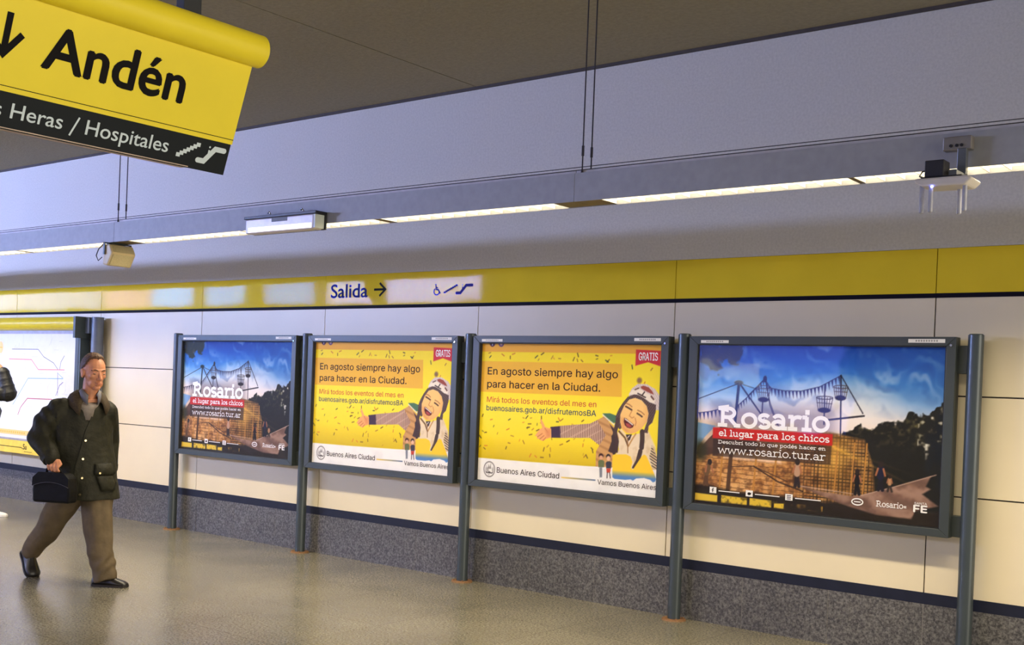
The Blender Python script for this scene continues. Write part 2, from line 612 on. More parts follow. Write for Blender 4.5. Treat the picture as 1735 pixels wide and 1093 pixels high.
# ------------------------------------------------------------------ helpers: printed artwork
class Canvas:
    """ink on a sheet: colours on a grid of points, sheet coordinates in metres"""

    def __init__(s, x0, x1, z0, z1, step):
        s.x0, s.x1, s.z0, s.z1 = x0, x1, z0, z1
        s.nx, s.nz = int((x1 - x0) / step) + 1, int((z1 - z0) / step) + 1
        s.X, s.Z = np.meshgrid(np.linspace(x0, x1, s.nx), np.linspace(z0, z1, s.nz))
        s.c = np.zeros((s.nz, s.nx, 3))
        s.e = step * 0.7

    def blend(s, a, col):
        col = np.asarray(col, float)
        s.c = s.c * (1 - a[..., None]) + col * a[..., None]

    def vgrad(s, stops):
        zs = [q[0] for q in stops]
        for k in range(3):
            s.c[..., k] = np.interp(s.Z, zs, [q[1][k] for q in stops])

    def sd_poly(s, pts):
        P = np.asarray(pts, float)
        d = np.full(s.X.shape, 1e9)
        ins = np.zeros(s.X.shape, bool)
        for (ax, az), (bx, bz) in zip(P, np.roll(P, -1, 0)):
            ex, ez = bx - ax, bz - az
            wx, wz = s.X - ax, s.Z - az
            t = np.clip((wx * ex + wz * ez) / (ex * ex + ez * ez + 1e-12), 0, 1)
            d = np.minimum(d, (wx - t * ex) ** 2 + (wz - t * ez) ** 2)
            if abs(ez) > 1e-12:
                ins ^= ((az > s.Z) != (bz > s.Z)) & (s.X < ex * (s.Z - az) / ez + ax)
        d = np.sqrt(d)
        return np.where(ins, -d, d)

    def cover(s, sd, soft=None):
        e = soft or s.e
        return np.clip(0.5 - sd / (2 * e), 0, 1)

    def poly(s, pts, col, alpha=1.0, soft=None):
        s.blend(s.cover(s.sd_poly(pts), soft) * alpha, col)

    def ell(s, c, r, col, alpha=1.0, rot=0.0, soft=None):
        a = math.radians(rot)
        dx, dz = s.X - c[0], s.Z - c[1]
        u = (dx * math.cos(a) + dz * math.sin(a)) / r[0]
        v = (-dx * math.sin(a) + dz * math.cos(a)) / r[1]
        s.blend(s.cover((np.sqrt(u * u + v * v) - 1) * min(r), soft) * alpha, col)

    def line(s, pts, w, col, alpha=1.0):
        d = np.full(s.X.shape, 1e9)
        for (ax, az), (bx, bz) in zip(pts, pts[1:]):
            ex, ez = bx - ax, bz - az
            wx, wz = s.X - ax, s.Z - az
            t = np.clip((wx * ex + wz * ez) / (ex * ex + ez * ez + 1e-12), 0, 1)
            d = np.minimum(d, (wx - t * ex) ** 2 + (wz - t * ez) ** 2)
        s.blend(s.cover(np.sqrt(d) - w / 2) * alpha, col)

    def noise(s, scale, seed=0, octaves=3):
        r = np.random.default_rng(seed)
        out = np.zeros(s.X.shape)
        amp = 1.0
        for o in range(octaves):
            sc = scale / 2 ** o
            nx, nz = int((s.x1 - s.x0) / sc) + 3, int((s.z1 - s.z0) / sc) + 3
            g = r.random((nz, nx)) * 2 - 1
            fx, fz = (s.X - s.x0) / sc, (s.Z - s.z0) / sc
            ix, iz = fx.astype(int), fz.astype(int)
            tx, tz = fx - ix, fz - iz
            tx, tz = tx * tx * (3 - 2 * tx), tz * tz * (3 - 2 * tz)
            out += amp * ((g[iz, ix] * (1 - tx) + g[iz, ix + 1] * tx) * (1 - tz) + (g[iz + 1, ix] * (1 - tx) + g[iz + 1, ix + 1] * tx) * tz)
            amp *= 0.55
        return out

    def mesh(s, name, m, y):
        nx, nz = s.nx, s.nz
        co = np.zeros((nz * nx, 3), np.float32)
        co[:, 0], co[:, 1], co[:, 2] = s.X.ravel(), y, s.Z.ravel()
        i = (np.arange(nz - 1)[:, None] * nx + np.arange(nx - 1)[None, :]).ravel()
        f = np.stack([i, i + 1, i + nx + 1, i + nx], 1).astype(np.int32)
        me = bpy.data.meshes.new(name)
        me.vertices.add(len(co))
        me.vertices.foreach_set('co', co.ravel())
        me.loops.add(f.size)
        me.loops.foreach_set('vertex_index', f.ravel())
        me.polygons.add(len(f))
        me.polygons.foreach_set('loop_start', np.arange(0, f.size, 4, dtype=np.int32))
        me.update(calc_edges=True)
        at = me.color_attributes.new('ink', 'FLOAT_COLOR', 'POINT')
        rgba = np.ones((nz * nx, 4), np.float32)
        rgba[:, :3] = lin(np.clip(s.c, 0, 255)).reshape(-1, 3)
        at.data.foreach_set('color', rgba.ravel())
        me.materials.append(m)
        return me

# ------------------------------------------------------------------ the setting
WALL_Y = 0.10
CEIL_Z = 4.105
X0, X1, YF = -27.0, 14.0, -10.0
JOINT0, JOINT = 0.25, 1.867          # upright joints of the cladding

m_plaster = mat('grey_plaster', (206, 203, 197), 0.8, noise=0.035, scale=60, bump=0.002, bscale=90)
m_cream = mat('cream_enamel_panel', (230, 216, 184), 0.35, noise=0.012, scale=2.5, bump=0.001, bscale=1.2, spec=0.3)
m_gap = mat('dark_joint', (48, 40, 34), 0.9)
m_yellow = mat('glossy_yellow_enamel', (228, 198, 52), 0.05, noise=0.02, scale=3, bump=0.003, bscale=.9, spec=0.02)
m_black = mat('black_trim', (20, 17, 30), 0.6, spec=.08)
m_navy = mat('navy_stripe', (30, 33, 50), 0.5, noise=0.05, spec=.25)
m_ceiling = mat('ceiling_render', (142, 134, 112), 0.9, noise=0.05, scale=30, bump=0.003, bscale=50)

# floor: polished granite tiles
m_floor, nt, bsdf, mx, tc = granite_mat('polished_granite_floor', (80, 76, 62), (116, 111, 95), (142, 137, 118), 70, 0.24)
brick = nt.nodes.new('ShaderNodeTexBrick')
brick.offset = 0
brick.inputs['Scale'].default_value = 1.0
brick.inputs['Brick Width'].default_value = 0.86
brick.inputs['Row Height'].default_value = 0.86
brick.inputs['Mortar Size'].default_value = 0.0035
brick.inputs['Color1'].default_value = (1, 1, 1, 1)
brick.inputs['Color2'].default_value = (0.93, 0.93, 0.93, 1)
brick.inputs['Mortar'].default_value = (0.55, 0.5, 0.45, 1)
mp = nt.nodes.new('ShaderNodeMapping')
mp.inputs['Location'].default_value = (-0.46, 0.01, 0)
nt.links.new(tc.outputs['Object'], mp.inputs['Vector'])
nt.links.new(mp.outputs['Vector'], brick.inputs['Vector'])
mx2 = nt.nodes.new('ShaderNodeMix')
mx2.data_type = 'RGBA'
mx2.blend_type = 'MULTIPLY'
mx2.inputs['Factor'].default_value = 0.8
nt.links.new(mx.outputs['Result'], mx2.inputs['A'])
nt.links.new(brick.outputs['Color'], mx2.inputs['B'])
nt.links.new(mx2.outputs['Result'], bsdf.inputs['Base Color'])
m_plinth, *_ = granite_mat('grey_granite_plinth', (50, 49, 50), (88, 86, 85), (120, 118, 115), 60, 0.4)
m_grout = mat('pale_grout', (142, 138, 134), 0.8)


def struct(o):
    o['kind'] = 'structure'
    return o


struct(MB().box(X0, X1, YF, WALL_Y + .1, -0.1, 0).build('floor', m_floor))
c = MB()
c.box(X0, 3.872, YF, WALL_Y + .1, CEIL_Z, CEIL_Z + .1).box(3.884, X1, YF, WALL_Y + .1, CEIL_Z, CEIL_Z + .1)
c.cur = 1
c.box(3.872, 3.884, YF, WALL_Y + .1, CEIL_Z + .02, CEIL_Z + .1)
struct(c.build('ceiling', [m_ceiling, m_gap]))

# back wall: cladding panels over a dark carcass, plaster above the yellow band
w = MB()
w.cur = 0
w.box(X0, X1, WALL_Y, WALL_Y + .1, 2.585, CEIL_Z)
w.cur = 1
w.box(X0, X1, WALL_Y + .012, WALL_Y + .1, 0, 2.585)
w.cur = 2
ks = range(-15, 8)
for k in ks:
    xa, xb = JOINT0 + k * JOINT + .004, JOINT0 + (k + 1) * JOINT - .004
    xa, xb = max(xa, X0), min(xb, X1)
    if xb <= xa:
        continue
    for za, zb in ((.428, 1.0385), (1.0475, 1.6595), (1.6685, 2.274)):
        w.box(xa, xb, WALL_Y, WALL_Y + .011, za, zb)
struct(w.build('wall_back', [m_plaster, m_gap, m_cream]))
t = 3
struct(MB().box(X0, X1, WALL_Y - .004, WALL_Y + .02, .356, .428).build('trim_1', m_navy))
struct(MB().box(X0, X1, WALL_Y - .006, WALL_Y + .02, 2.274, 2.302).build('trim_2', m_black))
for k in ks:
    xa, xb = JOINT0 + k * JOINT + .003, JOINT0 + (k + 1) * JOINT - .003
    xa, xb = max(xa, X0), min(xb, X1)
    if k == 1 or xb <= xa:
        continue                      # that bay carries the exit sign
    struct(MB().box(xa, xb, WALL_Y - .004, WALL_Y + .012, 2.303, 2.583).build('trim_%d' % t, m_yellow))
    t += 1
struct(MB().box(X0, X1, WALL_Y - .02, WALL_Y, CEIL_Z - .022, CEIL_Z).build('trim_%d' % t, mat('dark_shadow_gap_strip', (70, 64, 62), 0.8)))
p = MB()
x = X0
while x < X1 - .01:
    p.cur = 0
    p.box(x + .002, min(x + .62, X1) - .002, WALL_Y - .006, WALL_Y + .02, 0, .356)
    p.cur = 1
    p.box(min(x + .62, X1) - .002, min(x + .62, X1) + .002, WALL_Y - .004, WALL_Y + .02, 0, .356)
    x += .62
struct(p.build('baseboard_back', [m_plinth, m_grout]))
m_far = mat('dim_far_wall', (150, 146, 150), 0.8, noise=0.03)
struct(MB().box(X0, 4.6, YF - .1, YF, 0, CEIL_Z).build('wall_front', m_far))


# ------------------------------------------------------------------ suspended light troughs
m_trough = mat('trough_grey_enamel', (158, 158, 160), 0.55, noise=0.03, scale=20)
m_lip = mat('trough_pale_lip', (188, 184, 184), 0.5)
m_dark = mat('dark_cable', (38, 34, 44), 0.7)
m_bay = mat('trough_blank_cover', (120, 104, 70), 0.6)
m_louvre = mat('louvre_blade', (246, 240, 226), 0.5, noise=0.02)
m_glow = mat('lamp_diffuser', (255, 246, 224), 0.6, noise=0.0, emit=(255, 244, 214), estr=5.0)


def trough(y0, z0, watts, label, x_from, x_to, group=None, spread=LAMP_SPREAD):
    y1, z1 = y0 + .195, z0 + .170
    root = empty('suspended_light_trough', (0, 0, 0))
    tag(root, label, 'ceiling light', group)
    seams = [6.104 + 4.861 * k for k in range(-6, 4)]
    for s in seams:
        a, b = max(s, x_from), min(s + 4.861, x_to)
        if b - a < .5:
            continue
        h = MB()
        h.box(a + .002, b - .002, y0, y0 + .006, z0, z1)
        h.box(a + .002, b - .002, y1 - .006, y1, z0, z1)
        h.box(a + .002, b - .002, y0 + .006, y1 - .006, z1 - .006, z1)
        h.cur = 1
        h.box(a + .002, b - .002, y0 + .012, y0 + .018, z1, z1 + .016)
        h.cur = 2
        lums = [(s + .18, s + 1.68), (s + 1.71, s + 3.14), (s + 3.21, s + 4.69)]
        edges = [a] + [e for l in lums for e in l] + [b]
        for g0, g1 in zip(edges[::2], edges[1::2]):
            if g1 > a and g0 < b:
                h.box(max(g0, a) + .002, min(g1, b) - .002, y0 + .006, y1 - .006, z0 + .004, z0 + .01)
        h.build('trough_housing', [m_trough, m_lip, m_bay], root)
        for l0, l1 in lums:
            if l0 < a - .01 or l1 > b + .01:
                continue
            d = MB().box(l0, l1, y0 + .008, y1 - .008, z0 + .040, z0 + .044).build('lamp_diffuser', m_glow, root)
            v = MB()
            n = int((l1 - l0) / .1)
            for i in range(n + 1):
                x = l0 + (l1 - l0) * i / n
                v.add([(x, y0 + .008, z0 + .004), (x + .004, y0 + .008, z0 + .004), (x + .004, y0 + .008, z0 + .038), (x, y0 + .008, z0 + .038),
                       (x, y1 - .008, z0 + .004), (x + .004, y1 - .008, z0 + .004), (x + .004, y1 - .008, z0 + .038), (x, y1 - .008, z0 + .038)],
                      [(0, 1, 2, 3), (7, 6, 5, 4), (0, 4, 5, 1), (3, 2, 6, 7), (1, 5, 6, 2), (0, 3, 7, 4)])
            v.box(l0, l1, (y0 + y1) / 2 - .002, (y0 + y1) / 2 + .002, z0 + .006, z0 + .036)
            v.build('louvre', m_louvre, d)
            la = bpy.data.lights.new('tube_light', 'AREA')
            la.shape = 'RECTANGLE'
            la.size, la.size_y = l1 - l0 - .04, .15
            la.energy = watts * (l1 - l0) / 1.5
            la.color = LAMP_COLOUR
            la.spread = math.radians(spread)
            lo = bpy.data.objects.new('tube_light', la)
            COL.objects.link(lo)
            lo.location = ((l0 + l1) / 2, (y0 + y1) / 2, z0 - .004)
            lo.parent = root
    q = MB()
    q.tube([(x_from, y0 + .03, z1 + .020), (x_to, y0 + .03, z1 + .020)], .0055, 8)
    q.tube([(x_from, y0 + .05, z1 + .045), (x_to, y0 + .05, z1 + .045)], .0022, 6)
    q.build('cable', m_dark, root)
    for s in seams:
        if x_from < s + .06 < x_to:
            for dx, yy in ((.05, y0 + .004), (.07, y0 + .066)):
                k = MB().cone((s + dx, yy, z1), (s + dx, yy, CEIL_Z), .0042, .0042, 8)
                k.cone((s + dx, yy, z1 + .10), (s + dx, yy, z1 + .16), .008, .008, 8)
                k.cone((s + dx, yy, z1), (s + dx, yy, z1 + .02), .008, .006, 8)
                k.cone((s + dx, yy, CEIL_Z - .02), (s + dx, yy, CEIL_Z), .02, .02, 10)
                k.build('suspension_cable', m_dark, root)
    return root


trough(-1.57, 2.735, LAMP_WATTS, 'long grey light trough hung on cables in front of the back wall, louvred lamps underneath', -18.0, 13.5)
trough(-8.20, 2.82, REAR_WATTS, 'second light trough on the near side of the hall, behind the viewpoint', -18.0, 13.5, spread=162)


# lit advertising on the opposite wall (it shows as the lilac and blue reflections in the yellow band and the glass)
m_near_screen = mat('lit_pale_lilac_screen', (120, 120, 150), 0.4, emit=(184, 192, 255), estr=SCREEN_STRENGTH * 2.0)
m_white_screen = mat('lit_lilac_screen', (120, 120, 150), 0.4, emit=(184, 192, 255), estr=SCREEN_STRENGTH * .55)
m_blue_screen = mat('lit_blue_screen', (60, 90, 160), 0.4, emit=(80, 165, 255), estr=SCREEN_STRENGTH * 1.3)
m_pink_screen = mat('lit_pink_screen', (150, 90, 130), 0.4, emit=(240, 190, 240), estr=SCREEN_STRENGTH * .55)
m_case = mat('dark_grey_paint', (54, 60, 58), 0.42, noise=0.03, scale=8)
fr = empty('advertising_frieze', (0, YF + .03, 3.33))
tag(fr, 'lit lilac and blue advertising frieze high on the opposite wall, reflected in the yellow band', 'lit sign')
MB().box(-26.0, -4.3, 0, .08, -.06, .55).build('backing', m_case, fr)
for xa, xb, cc in ((-26.0, -22.3, 'w'), (-22.2, -17.8, 'w'), (-17.6, -15.5, 'p'), (-15.4, -13.8, 'b'), (-13.2, -11.7, 'b'), (-10.9, -9.3, 'b'), (-8.8, -7.5, 'n'), (-7.0, -4.4, 'n')):
    MB().box(xa, xb, .08, .10, 0, .49).build('screen', {'b': m_blue_screen, 'w': m_white_screen, 'n': m_near_screen, 'p': m_pink_screen}[cc], fr)
bb = empty('backlit_billboard', (1.4, YF + .03, 1.2))
tag(bb, 'blue backlit billboard on the opposite wall, reflected in the glass of the rightmost poster case', 'billboard')
MB().box(-1.35, 1.95, 0, .1, -.1, 1.5).build('frame', m_case, bb)
MB().box(-1.25, 1.85, .1, .11, 0, 1.4).build('screen', mat('billboard_blue', (50, 70, 150), 0.4, emit=(105, 120, 240), estr=5.0), bb)
MB().box(-.6, .5, .11, .115, .62, .98).build('white_box', mat('billboard_white', (210, 215, 235), 0.4, emit=(215, 220, 255), estr=5.0), bb)

# ------------------------------------------------------------------ support posts
m_post = mat('post_grey_blue_paint', (68, 76, 80), 0.3, noise=0.03, scale=6, metal=0.25)
m_rust = mat('rusty_flange', (128, 92, 58), 0.7, noise=0.12, scale=60)


def post(x, y, h, r, label, group):
    root = empty('support_post', (x, y, 0))
    tag(root, label, 'post', group)
    q = MB()
    q.cone((0, 0, .008), (0, 0, h), r, r, 28)
    q.build('tube', m_post, root)
    MB().cone((0, 0, h), (0, 0, h + .006), r * .9, r * .86, 28).build('cap', m_case, root)
    f = MB().cone((0, 0, 0), (0, 0, .010), .088, .084, 28)
    for a in (45, 135, 225, 315):
        f.cone((.068 * math.cos(math.radians(a)), .068 * math.sin(math.radians(a)), .009), (.068 * math.cos(math.radians(a)), .068 * math.sin(math.radians(a)), .018), .009, .008, 8)
    f.build('base_flange', m_rust, root)
    return root


post_labels = [
    'grey tubular post at the left end of the four poster cases',
    'grey post between the farthest ship playground poster and the yellow poster beside it',
    'grey tubular post standing between the two yellow posters',
    'grey post between the nearer yellow poster and the rightmost blue sky poster',
    'grey post at the far right end of the row of poster cases',
]
for i, l in enumerate(post_labels):
    post(2.0 * i, 0, 2.036, .0455, l, 'posts carrying the poster cases')

# ------------------------------------------------------------------ artwork: harbour playground poster
m_print = print_mat('printed_poster', 0.5, 0.006)
m_glass = glass_mat()
m_gasket = mat('black_gasket', (20, 21, 24), 0.6)
m_sticker = mat('white_sticker', (232, 228, 218), 0.5, noise=0.01)
m_smudge = mat('grey_label_print', (150, 146, 140), 0.6)
PX0, PX1, PZ0, PZ1 = .158, 1.856, .852, 1.962
SHEET_Y = -.050


def at_sheet(k=0):
    y = SHEET_Y - .0006 - .0003 * k
    return lambda a, b: (a, y, b)


def art_playground():
    c = Canvas(PX0, PX1, PZ0, PZ1, .0042)
    c.vgrad([(.85, (120, 92, 60)), (1.36, (232, 205, 180)), (1.50, (236, 226, 220)), (1.60, (182, 212, 236)), (1.72, (92, 160, 222)), (1.85, (42, 108, 198)), (1.97, (30, 76, 168))])
    right = np.clip((c.X - 1.05) / .75, 0, 1)
    c.blend(right * .55 * np.clip((c.Z - 1.45) / .2, 0, 1), (58, 112, 178))
    c.blend(np.clip(1 - np.hypot((c.X - 1.12) / .55, (c.Z - 1.53) / .26), 0, 1) ** .7 * .95, (255, 244, 232))
    st = c.noise(.22, 3, 4)
    diag = np.sin((c.X * 1.0 + c.Z * 2.2) * 16 + st * 3.5)
    c.blend(np.clip(diag * st, 0, 1) * .4 * (c.Z > 1.42), (226, 232, 240))
    c.blend(np.clip(-diag * st, 0, 1) * .28 * (c.Z > 1.5), (38, 76, 150))
    # leaves, upper left
    lv = c.noise(.05, 11, 3)
    sd = c.sd_poly([(.15, 1.97), (.50, 1.97), (.46, 1.9), (.42, 1.83), (.36, 1.87), (.29, 1.79), (.24, 1.83), (.20, 1.86), (.15, 1.84)])
    m = c.cover(sd + lv * .03, .01)
    c.blend(m * .9, (52, 56, 40))
    c.blend(m * np.clip(lv, 0, 1) * .9, (112, 96, 62))
    ink = (40, 36, 46)
    # masts, stays, nests and bunting
    c.line([(.465, 1.70), (.445, 1.40)], .020, (52, 62, 70))
    c.ell((.463, 1.705), (.032, .016), (36, 54, 46))
    for a, b, wd in (((.465, 1.70), (.16, 1.585), .005), ((.47, 1.70), (.645, 1.49), .010), ((.47, 1.70), (.62, 1.66), .004), ((.658, 1.738), (.70, 1.58), .006),
                     ((.658, 1.738), (.545, 1.625), .006), ((.648, 1.60), (.645, 1.47), .008), ((1.19, 1.773), (1.205, 1.30), .009), ((1.083, 1.71), (1.088, 1.45), .008),
                     ((1.10, 1.478), (1.353, 1.517), .011), ((1.19, 1.773), (1.345, 1.53), .004), ((.70, 1.58), (.78, 1.40), .004)):
        c.line([a, b], wd, ink)
    c.ell((.658, 1.735), (.014, .022), ink)
    for cx, cz, rw, rh, col in ((.652, 1.645, .050, .050, (96, 84, 92)), (1.085, 1.590, .056, .048, (66, 54, 52)), (1.192, 1.668, .048, .042, (84, 62, 48))):
        c.line([(cx + rw * math.cos(t), cz + rh * .7 + .010 * math.sin(t)) for t in np.linspace(0, 2 * PI, 24)], .005, col)
        for k in np.linspace(-1, 1, 7):
            c.line([(cx + rw * k, cz + rh * .7), (cx + rw * k * .72, cz - rh)], .004, col)
        c.line([(cx - rw * .9, cz), (cx + rw * .9, cz - .004)], .004, col)
        c.ell((cx, cz - rh), (rw * .75, .017), (46, 38, 40))

    def bunting(pts, n, size):
        P = np.array(pts, float)
        L = np.r_[0, np.cumsum(np.hypot(*np.diff(P, axis=0).T))]
        c.line(pts, .004, ink)
        for i in range(n):
            t0, t1 = L[-1] * (i + .1) / n, L[-1] * (i + .75) / n
            a = (np.interp(t0, L, P[:, 0]), np.interp(t0, L, P[:, 1]))
            b = (np.interp(t1, L, P[:, 0]), np.interp(t1, L, P[:, 1]))
            m_ = ((a[0] + b[0]) / 2 + .006, (a[1] + b[1]) / 2 - size)
            c.poly([a, b, m_], (52, 48, 84), .95)
    bunting([(.16, 1.485), (.25, 1.498), (.34, 1.522)], 6, .052)
    bunting([(.46, 1.545), (.54, 1.615), (.655, 1.735)], 11, .038)
    bunting([(.668, 1.72), (.70, 1.675), (.80, 1.66), (.92, 1.662), (1.05, 1.695), (1.19, 1.772)], 22, .050)
    bunting([(1.195, 1.765), (1.27, 1.65), (1.345, 1.535)], 9, .020)
    bunting([(.665, 1.72), (.70, 1.56), (.76, 1.43)], 7, .022)
    # trees on the right
    n1, n2 = c.noise(.10, 21, 4), c.noise(.028, 22, 2)
    sd = c.sd_poly([(1.20, 1.30), (1.22, 1.41), (1.33, 1.465), (1.42, 1.44), (1.49, 1.48), (1.58, 1.50), (1.64, 1.535), (1.72, 1.52), (1.80, 1.56), (1.87, 1.62), (1.87, .84), (1.20, .84)])
    m = c.cover(sd + n1 * .022 + n2 * .012, .006)
    c.blend(m, (30, 29, 22))
    c.blend(m * np.clip(n2 - .15, 0, 1) * np.clip((c.Z - 1.28) * 6, 0, 1) * 1.1, (104, 96, 58))
    c.blend(m * np.clip(n2 - .55, 0, 1) * (c.X > 1.70) * (c.Z > 1.26) * 1.3, (210, 205, 190))
    # climbing fort of netting
    fort = c.cover(c.sd_poly([(.15, 1.30), (.24, 1.24), (.36, 1.26), (.62, 1.30), (1.10, 1.40), (1.36, 1.36), (1.42, 1.20), (1.44, 1.0), (1.30, .90), (.15, .90)]), .012)
    tone = c.noise(.12, 31, 4)
    c.blend(fort, (198, 142, 82))
    c.blend(fort * np.clip(tone, 0, 1) * .7, (240, 196, 140))
    c.blend(fort * np.clip(-tone, 0, 1) * .9, (104, 66, 34))
    fine = c.noise(.03, 33, 3)
    c.blend(fort * np.clip(fine, 0, 1) * .5, (236, 192, 126))
    c.blend(fort * np.clip(-fine, 0, 1) * .55, (88, 58, 32))
    c.blend(fort * np.clip((c.X - .98) / .2, 0, 1) * .45, (122, 92, 40))
    net = np.maximum((np.mod(c.X, .024) < .006) * 1.0, (np.mod(c.Z, .022) < .006) * 1.0)
    c.blend(fort * net * np.clip((c.X - .85) / .2, 0, 1) * .8, (52, 38, 20))
    c.blend(fort * (np.mod(c.Z + .01 * tone, .030) < .007) * (c.X < .9) * .5, (112, 74, 44))
    c.blend(fort * np.exp(-((c.X - 1.16) / .10) ** 2 - ((c.Z - 1.25) / .14) ** 2) * .6, (250, 196, 84))
    c.poly([(.15, 1.20), (.24, 1.30), (.34, 1.40), (.60, 1.36), (.64, 1.24), (.30, 1.21), (.22, 1.19)], (84, 58, 46), .85)
    c.poly([(.15, 1.22), (.22, 1.32), (.30, 1.40), (.15, 1.42)], (128, 170, 212), .9)
    c.ell((.19, 1.22), (.05, .07), (62, 62, 40), .9, soft=.02)
    c.poly([(.36, 1.18), (.60, 1.175), (.80, 1.17), (.80, 1.20), (.36, 1.21)], (246, 216, 190), .8, soft=.01)
    for x, w_ in ((.345, .013), (.41, .030), (.60, .014), (.745, .014), (1.17, .010), (1.28, .010), (1.36, .010)):
        c.line([(x + .02, 1.34 if x > 1 else 1.26), (x, .93)], w_, (96, 68, 44) if w_ > .02 else (196, 142, 70))
    c.line([(.60, 1.14), (.78, 1.05), (.96, 1.00)], .010, (70, 48, 36))
    c.line([(.43, 1.125), (.60, 1.14), (.85, 1.055)], .006, (78, 54, 40))
    # ground, yellow barrier, darkness at the foot
    gd = c.cover(c.sd_poly([(.15, .985), (.5, .965), (.9, .955), (1.2, .95), (1.87, .95), (1.87, .84), (.15, .84)]) + tone * .008, .012)
    c.blend(gd, (46, 36, 28))
    for a, b in ((.16, .335), (.365, .56), (.58, .74), (.76, .83)):
        c.poly([(a, .872), (b, .872), (b, .918 - (a > .7) * .012), (a, .922 - (a > .7) * .02)], (238, 205, 70), .95)
    c.blend(c.cover(np.abs(c.Z - .892) - .024) * (c.X < .84) * np.clip(c.noise(.02, 41, 2), 0, 1) * .8 * (c.X > .36), (92, 78, 30))
    c.blend(c.cover(np.abs(c.Z - .895) - .018) * (c.X > .86) * (c.X < 1.1) * np.clip(c.noise(.05, 43, 2), 0, 1), (206, 164, 60))
    # hammock net, lower right
    nt_ = c.cover(c.sd_poly([(.93, 1.035), (1.10, 1.01), (1.28, 1.0), (1.36, 1.01), (1.55, 1.075), (1.79, 1.165), (1.76, 1.10), (1.79, 1.085), (1.74, 1.05), (1.84, .985), (1.70, .94), (1.68, .89), (1.46, .895), (1.28, .93), (1.08, .985)]), .006)
    c.blend(nt_, (150, 118, 102))
    fold = np.sin(c.X * 9 + c.Z * 46 + tone * 2)
    c.blend(nt_ * np.clip(fold, 0, 1) * .5, (192, 160, 142))
    c.blend(nt_ * np.clip(-fold, 0, 1) * .5, (96, 72, 62))
    c.line([(.93, 1.035), (1.36, 1.01), (1.55, 1.075), (1.82, 1.175)], .005, (206, 176, 160))
    # sun streaks
    for k in (-.25, 0, .2):
        d = np.abs((c.Z - 1.31) + (c.X - 1.15) * (.40 + k * .5))
        c.blend(np.clip(1 - d / .014, 0, 1) * np.clip(1 - (c.X - 1.12) / .62, 0, 1) * (c.X > 1.12) * (.6 if k == 0 else .25), (246, 196, 84))
    # playing children
    def kid(x, z, h, shirt, legs, lean=0):
        c.line([(x + lean * .3, z + h * .5), (x - .010 + lean * .1, z)], h * .13, legs)
        c.line([(x + lean * .3, z + h * .5), (x + .016, z)], h * .13, legs)
        c.line([(x + lean * .3, z + h * .48), (x + lean * .8, z + h * .78)], h * .24, shirt)
        c.line([(x + lean * .8 + h * .1, z + h * .76), (x + h * .17 + lean, z + h * .52)], h * .07, (180, 120, 84))
        c.line([(x + lean * .8 - h * .1, z + h * .76), (x - h * .17 + lean, z + h * .52)], h * .07, (180, 120, 84))
        c.ell((x + lean, z + h * .92), (h * .10, h * .12), (52, 38, 34))
    kid(.235, .985, .175, (120, 92, 60), (104, 74, 48), .03)
    kid(.915, 1.03, .175, (196, 160, 132), (56, 44, 46), .0)
    kid(1.325, 1.015, .155, (22, 20, 24), (24, 22, 28))
    kid(1.475, 1.055, .175, (30, 32, 62), (28, 26, 40))
    kid(1.535, 1.05, .10, (190, 150, 110), (60, 50, 44))
    # dimmed box behind the lettering, red ribbon
    c.blend(np.clip(c.cover(np.maximum(np.abs(c.X - .72) - .44, np.abs(c.Z - 1.46) - .09), .05) * .35, 0, 1), (58, 44, 50))
    c.poly([(.285, 1.19), (1.145, 1.19), (1.148, 1.33), (.285, 1.33)], (62, 46, 40), .62)
    c.poly([(.279, 1.313), (1.150, 1.313), (1.150, 1.389), (.279, 1.389)], (206, 52, 44))
    c.c = 255 * np.clip(c.c / 255, 0, 1) ** 1.18
    return c.mesh('poster', m_print, SHEET_Y)


def type_playground(mb):
    a = at_sheet
    mb.cur = 0
    put_slab(mb, 'Rosario', .316, 1.128, 1.403, .092, .0265, a(2))
    put_slab(mb, 'el lugar para los chicos', .327, 1.132, 1.333, .030, .0068, a(2))
    put_slab(mb, 'Descubrí todo lo que podés hacer en', .325, 1.110, 1.280, .0165, .0034, a(2))
    put_slab(mb, 'www.rosario.tur.ar', .326, 1.110, 1.213, .036, .0058, a(2))
    # social badges
    mb.cur = 0
    for x in (.276, .552, .841):
        mb.add([a(2)(x, .932), a(2)(x + .052, .932), a(2)(x + .052, .974), a(2)(x, .974)], [(0, 1, 2, 3)])
    ribbon(mb, [(.345, .951), (.505, .950)], .006, a(2))
    ribbon(mb, [(.62, .951), (.80, .950)], .006, a(2))
    ribbon(mb, [(.91, .950), (1.09, .950)], .006, a(2))
    ribbon(mb, arc(1.334, .966, .036, .020, 0, 360, 28), .008, a(2), True)
    ribbon(mb, [(1.312, .966), (1.356, .966)], .007, a(2))
    put_slab(mb, 'Rosario=', 1.456, 1.652, .949, .026, .0048, a(2))
    put_type(mb, 'FE', 1.694, 1.775, .938, .042, a(2), 'grotesque', .07)
    put_type(mb, 'SANTA', 1.697, 1.774, .985, .014, a(2), 'grotesque', .01)
    mb.cur = 1
    ribbon(mb, [(.300, .938), (.300, .962), (.309, .967)], .006, a(4))
    ribbon(mb, [(.292, .953), (.309, .953)], .005, a(4))
    disc(mb, (.578, .951), .013, .010, a(4))
    mb.add([a(4)(.566, .958), a(4)(.584, .944), a(4)(.571, .941)], [(0, 1, 2)])
    mb.add([a(4)(.588, .956), a(4)(.597, .961), a(4)(.589, .950)], [(0, 1, 2)])
    for i in range(3):
        ribbon(mb, [(.852, .942 + .011 * i), (.882, .942 + .011 * i)], .005, a(4))


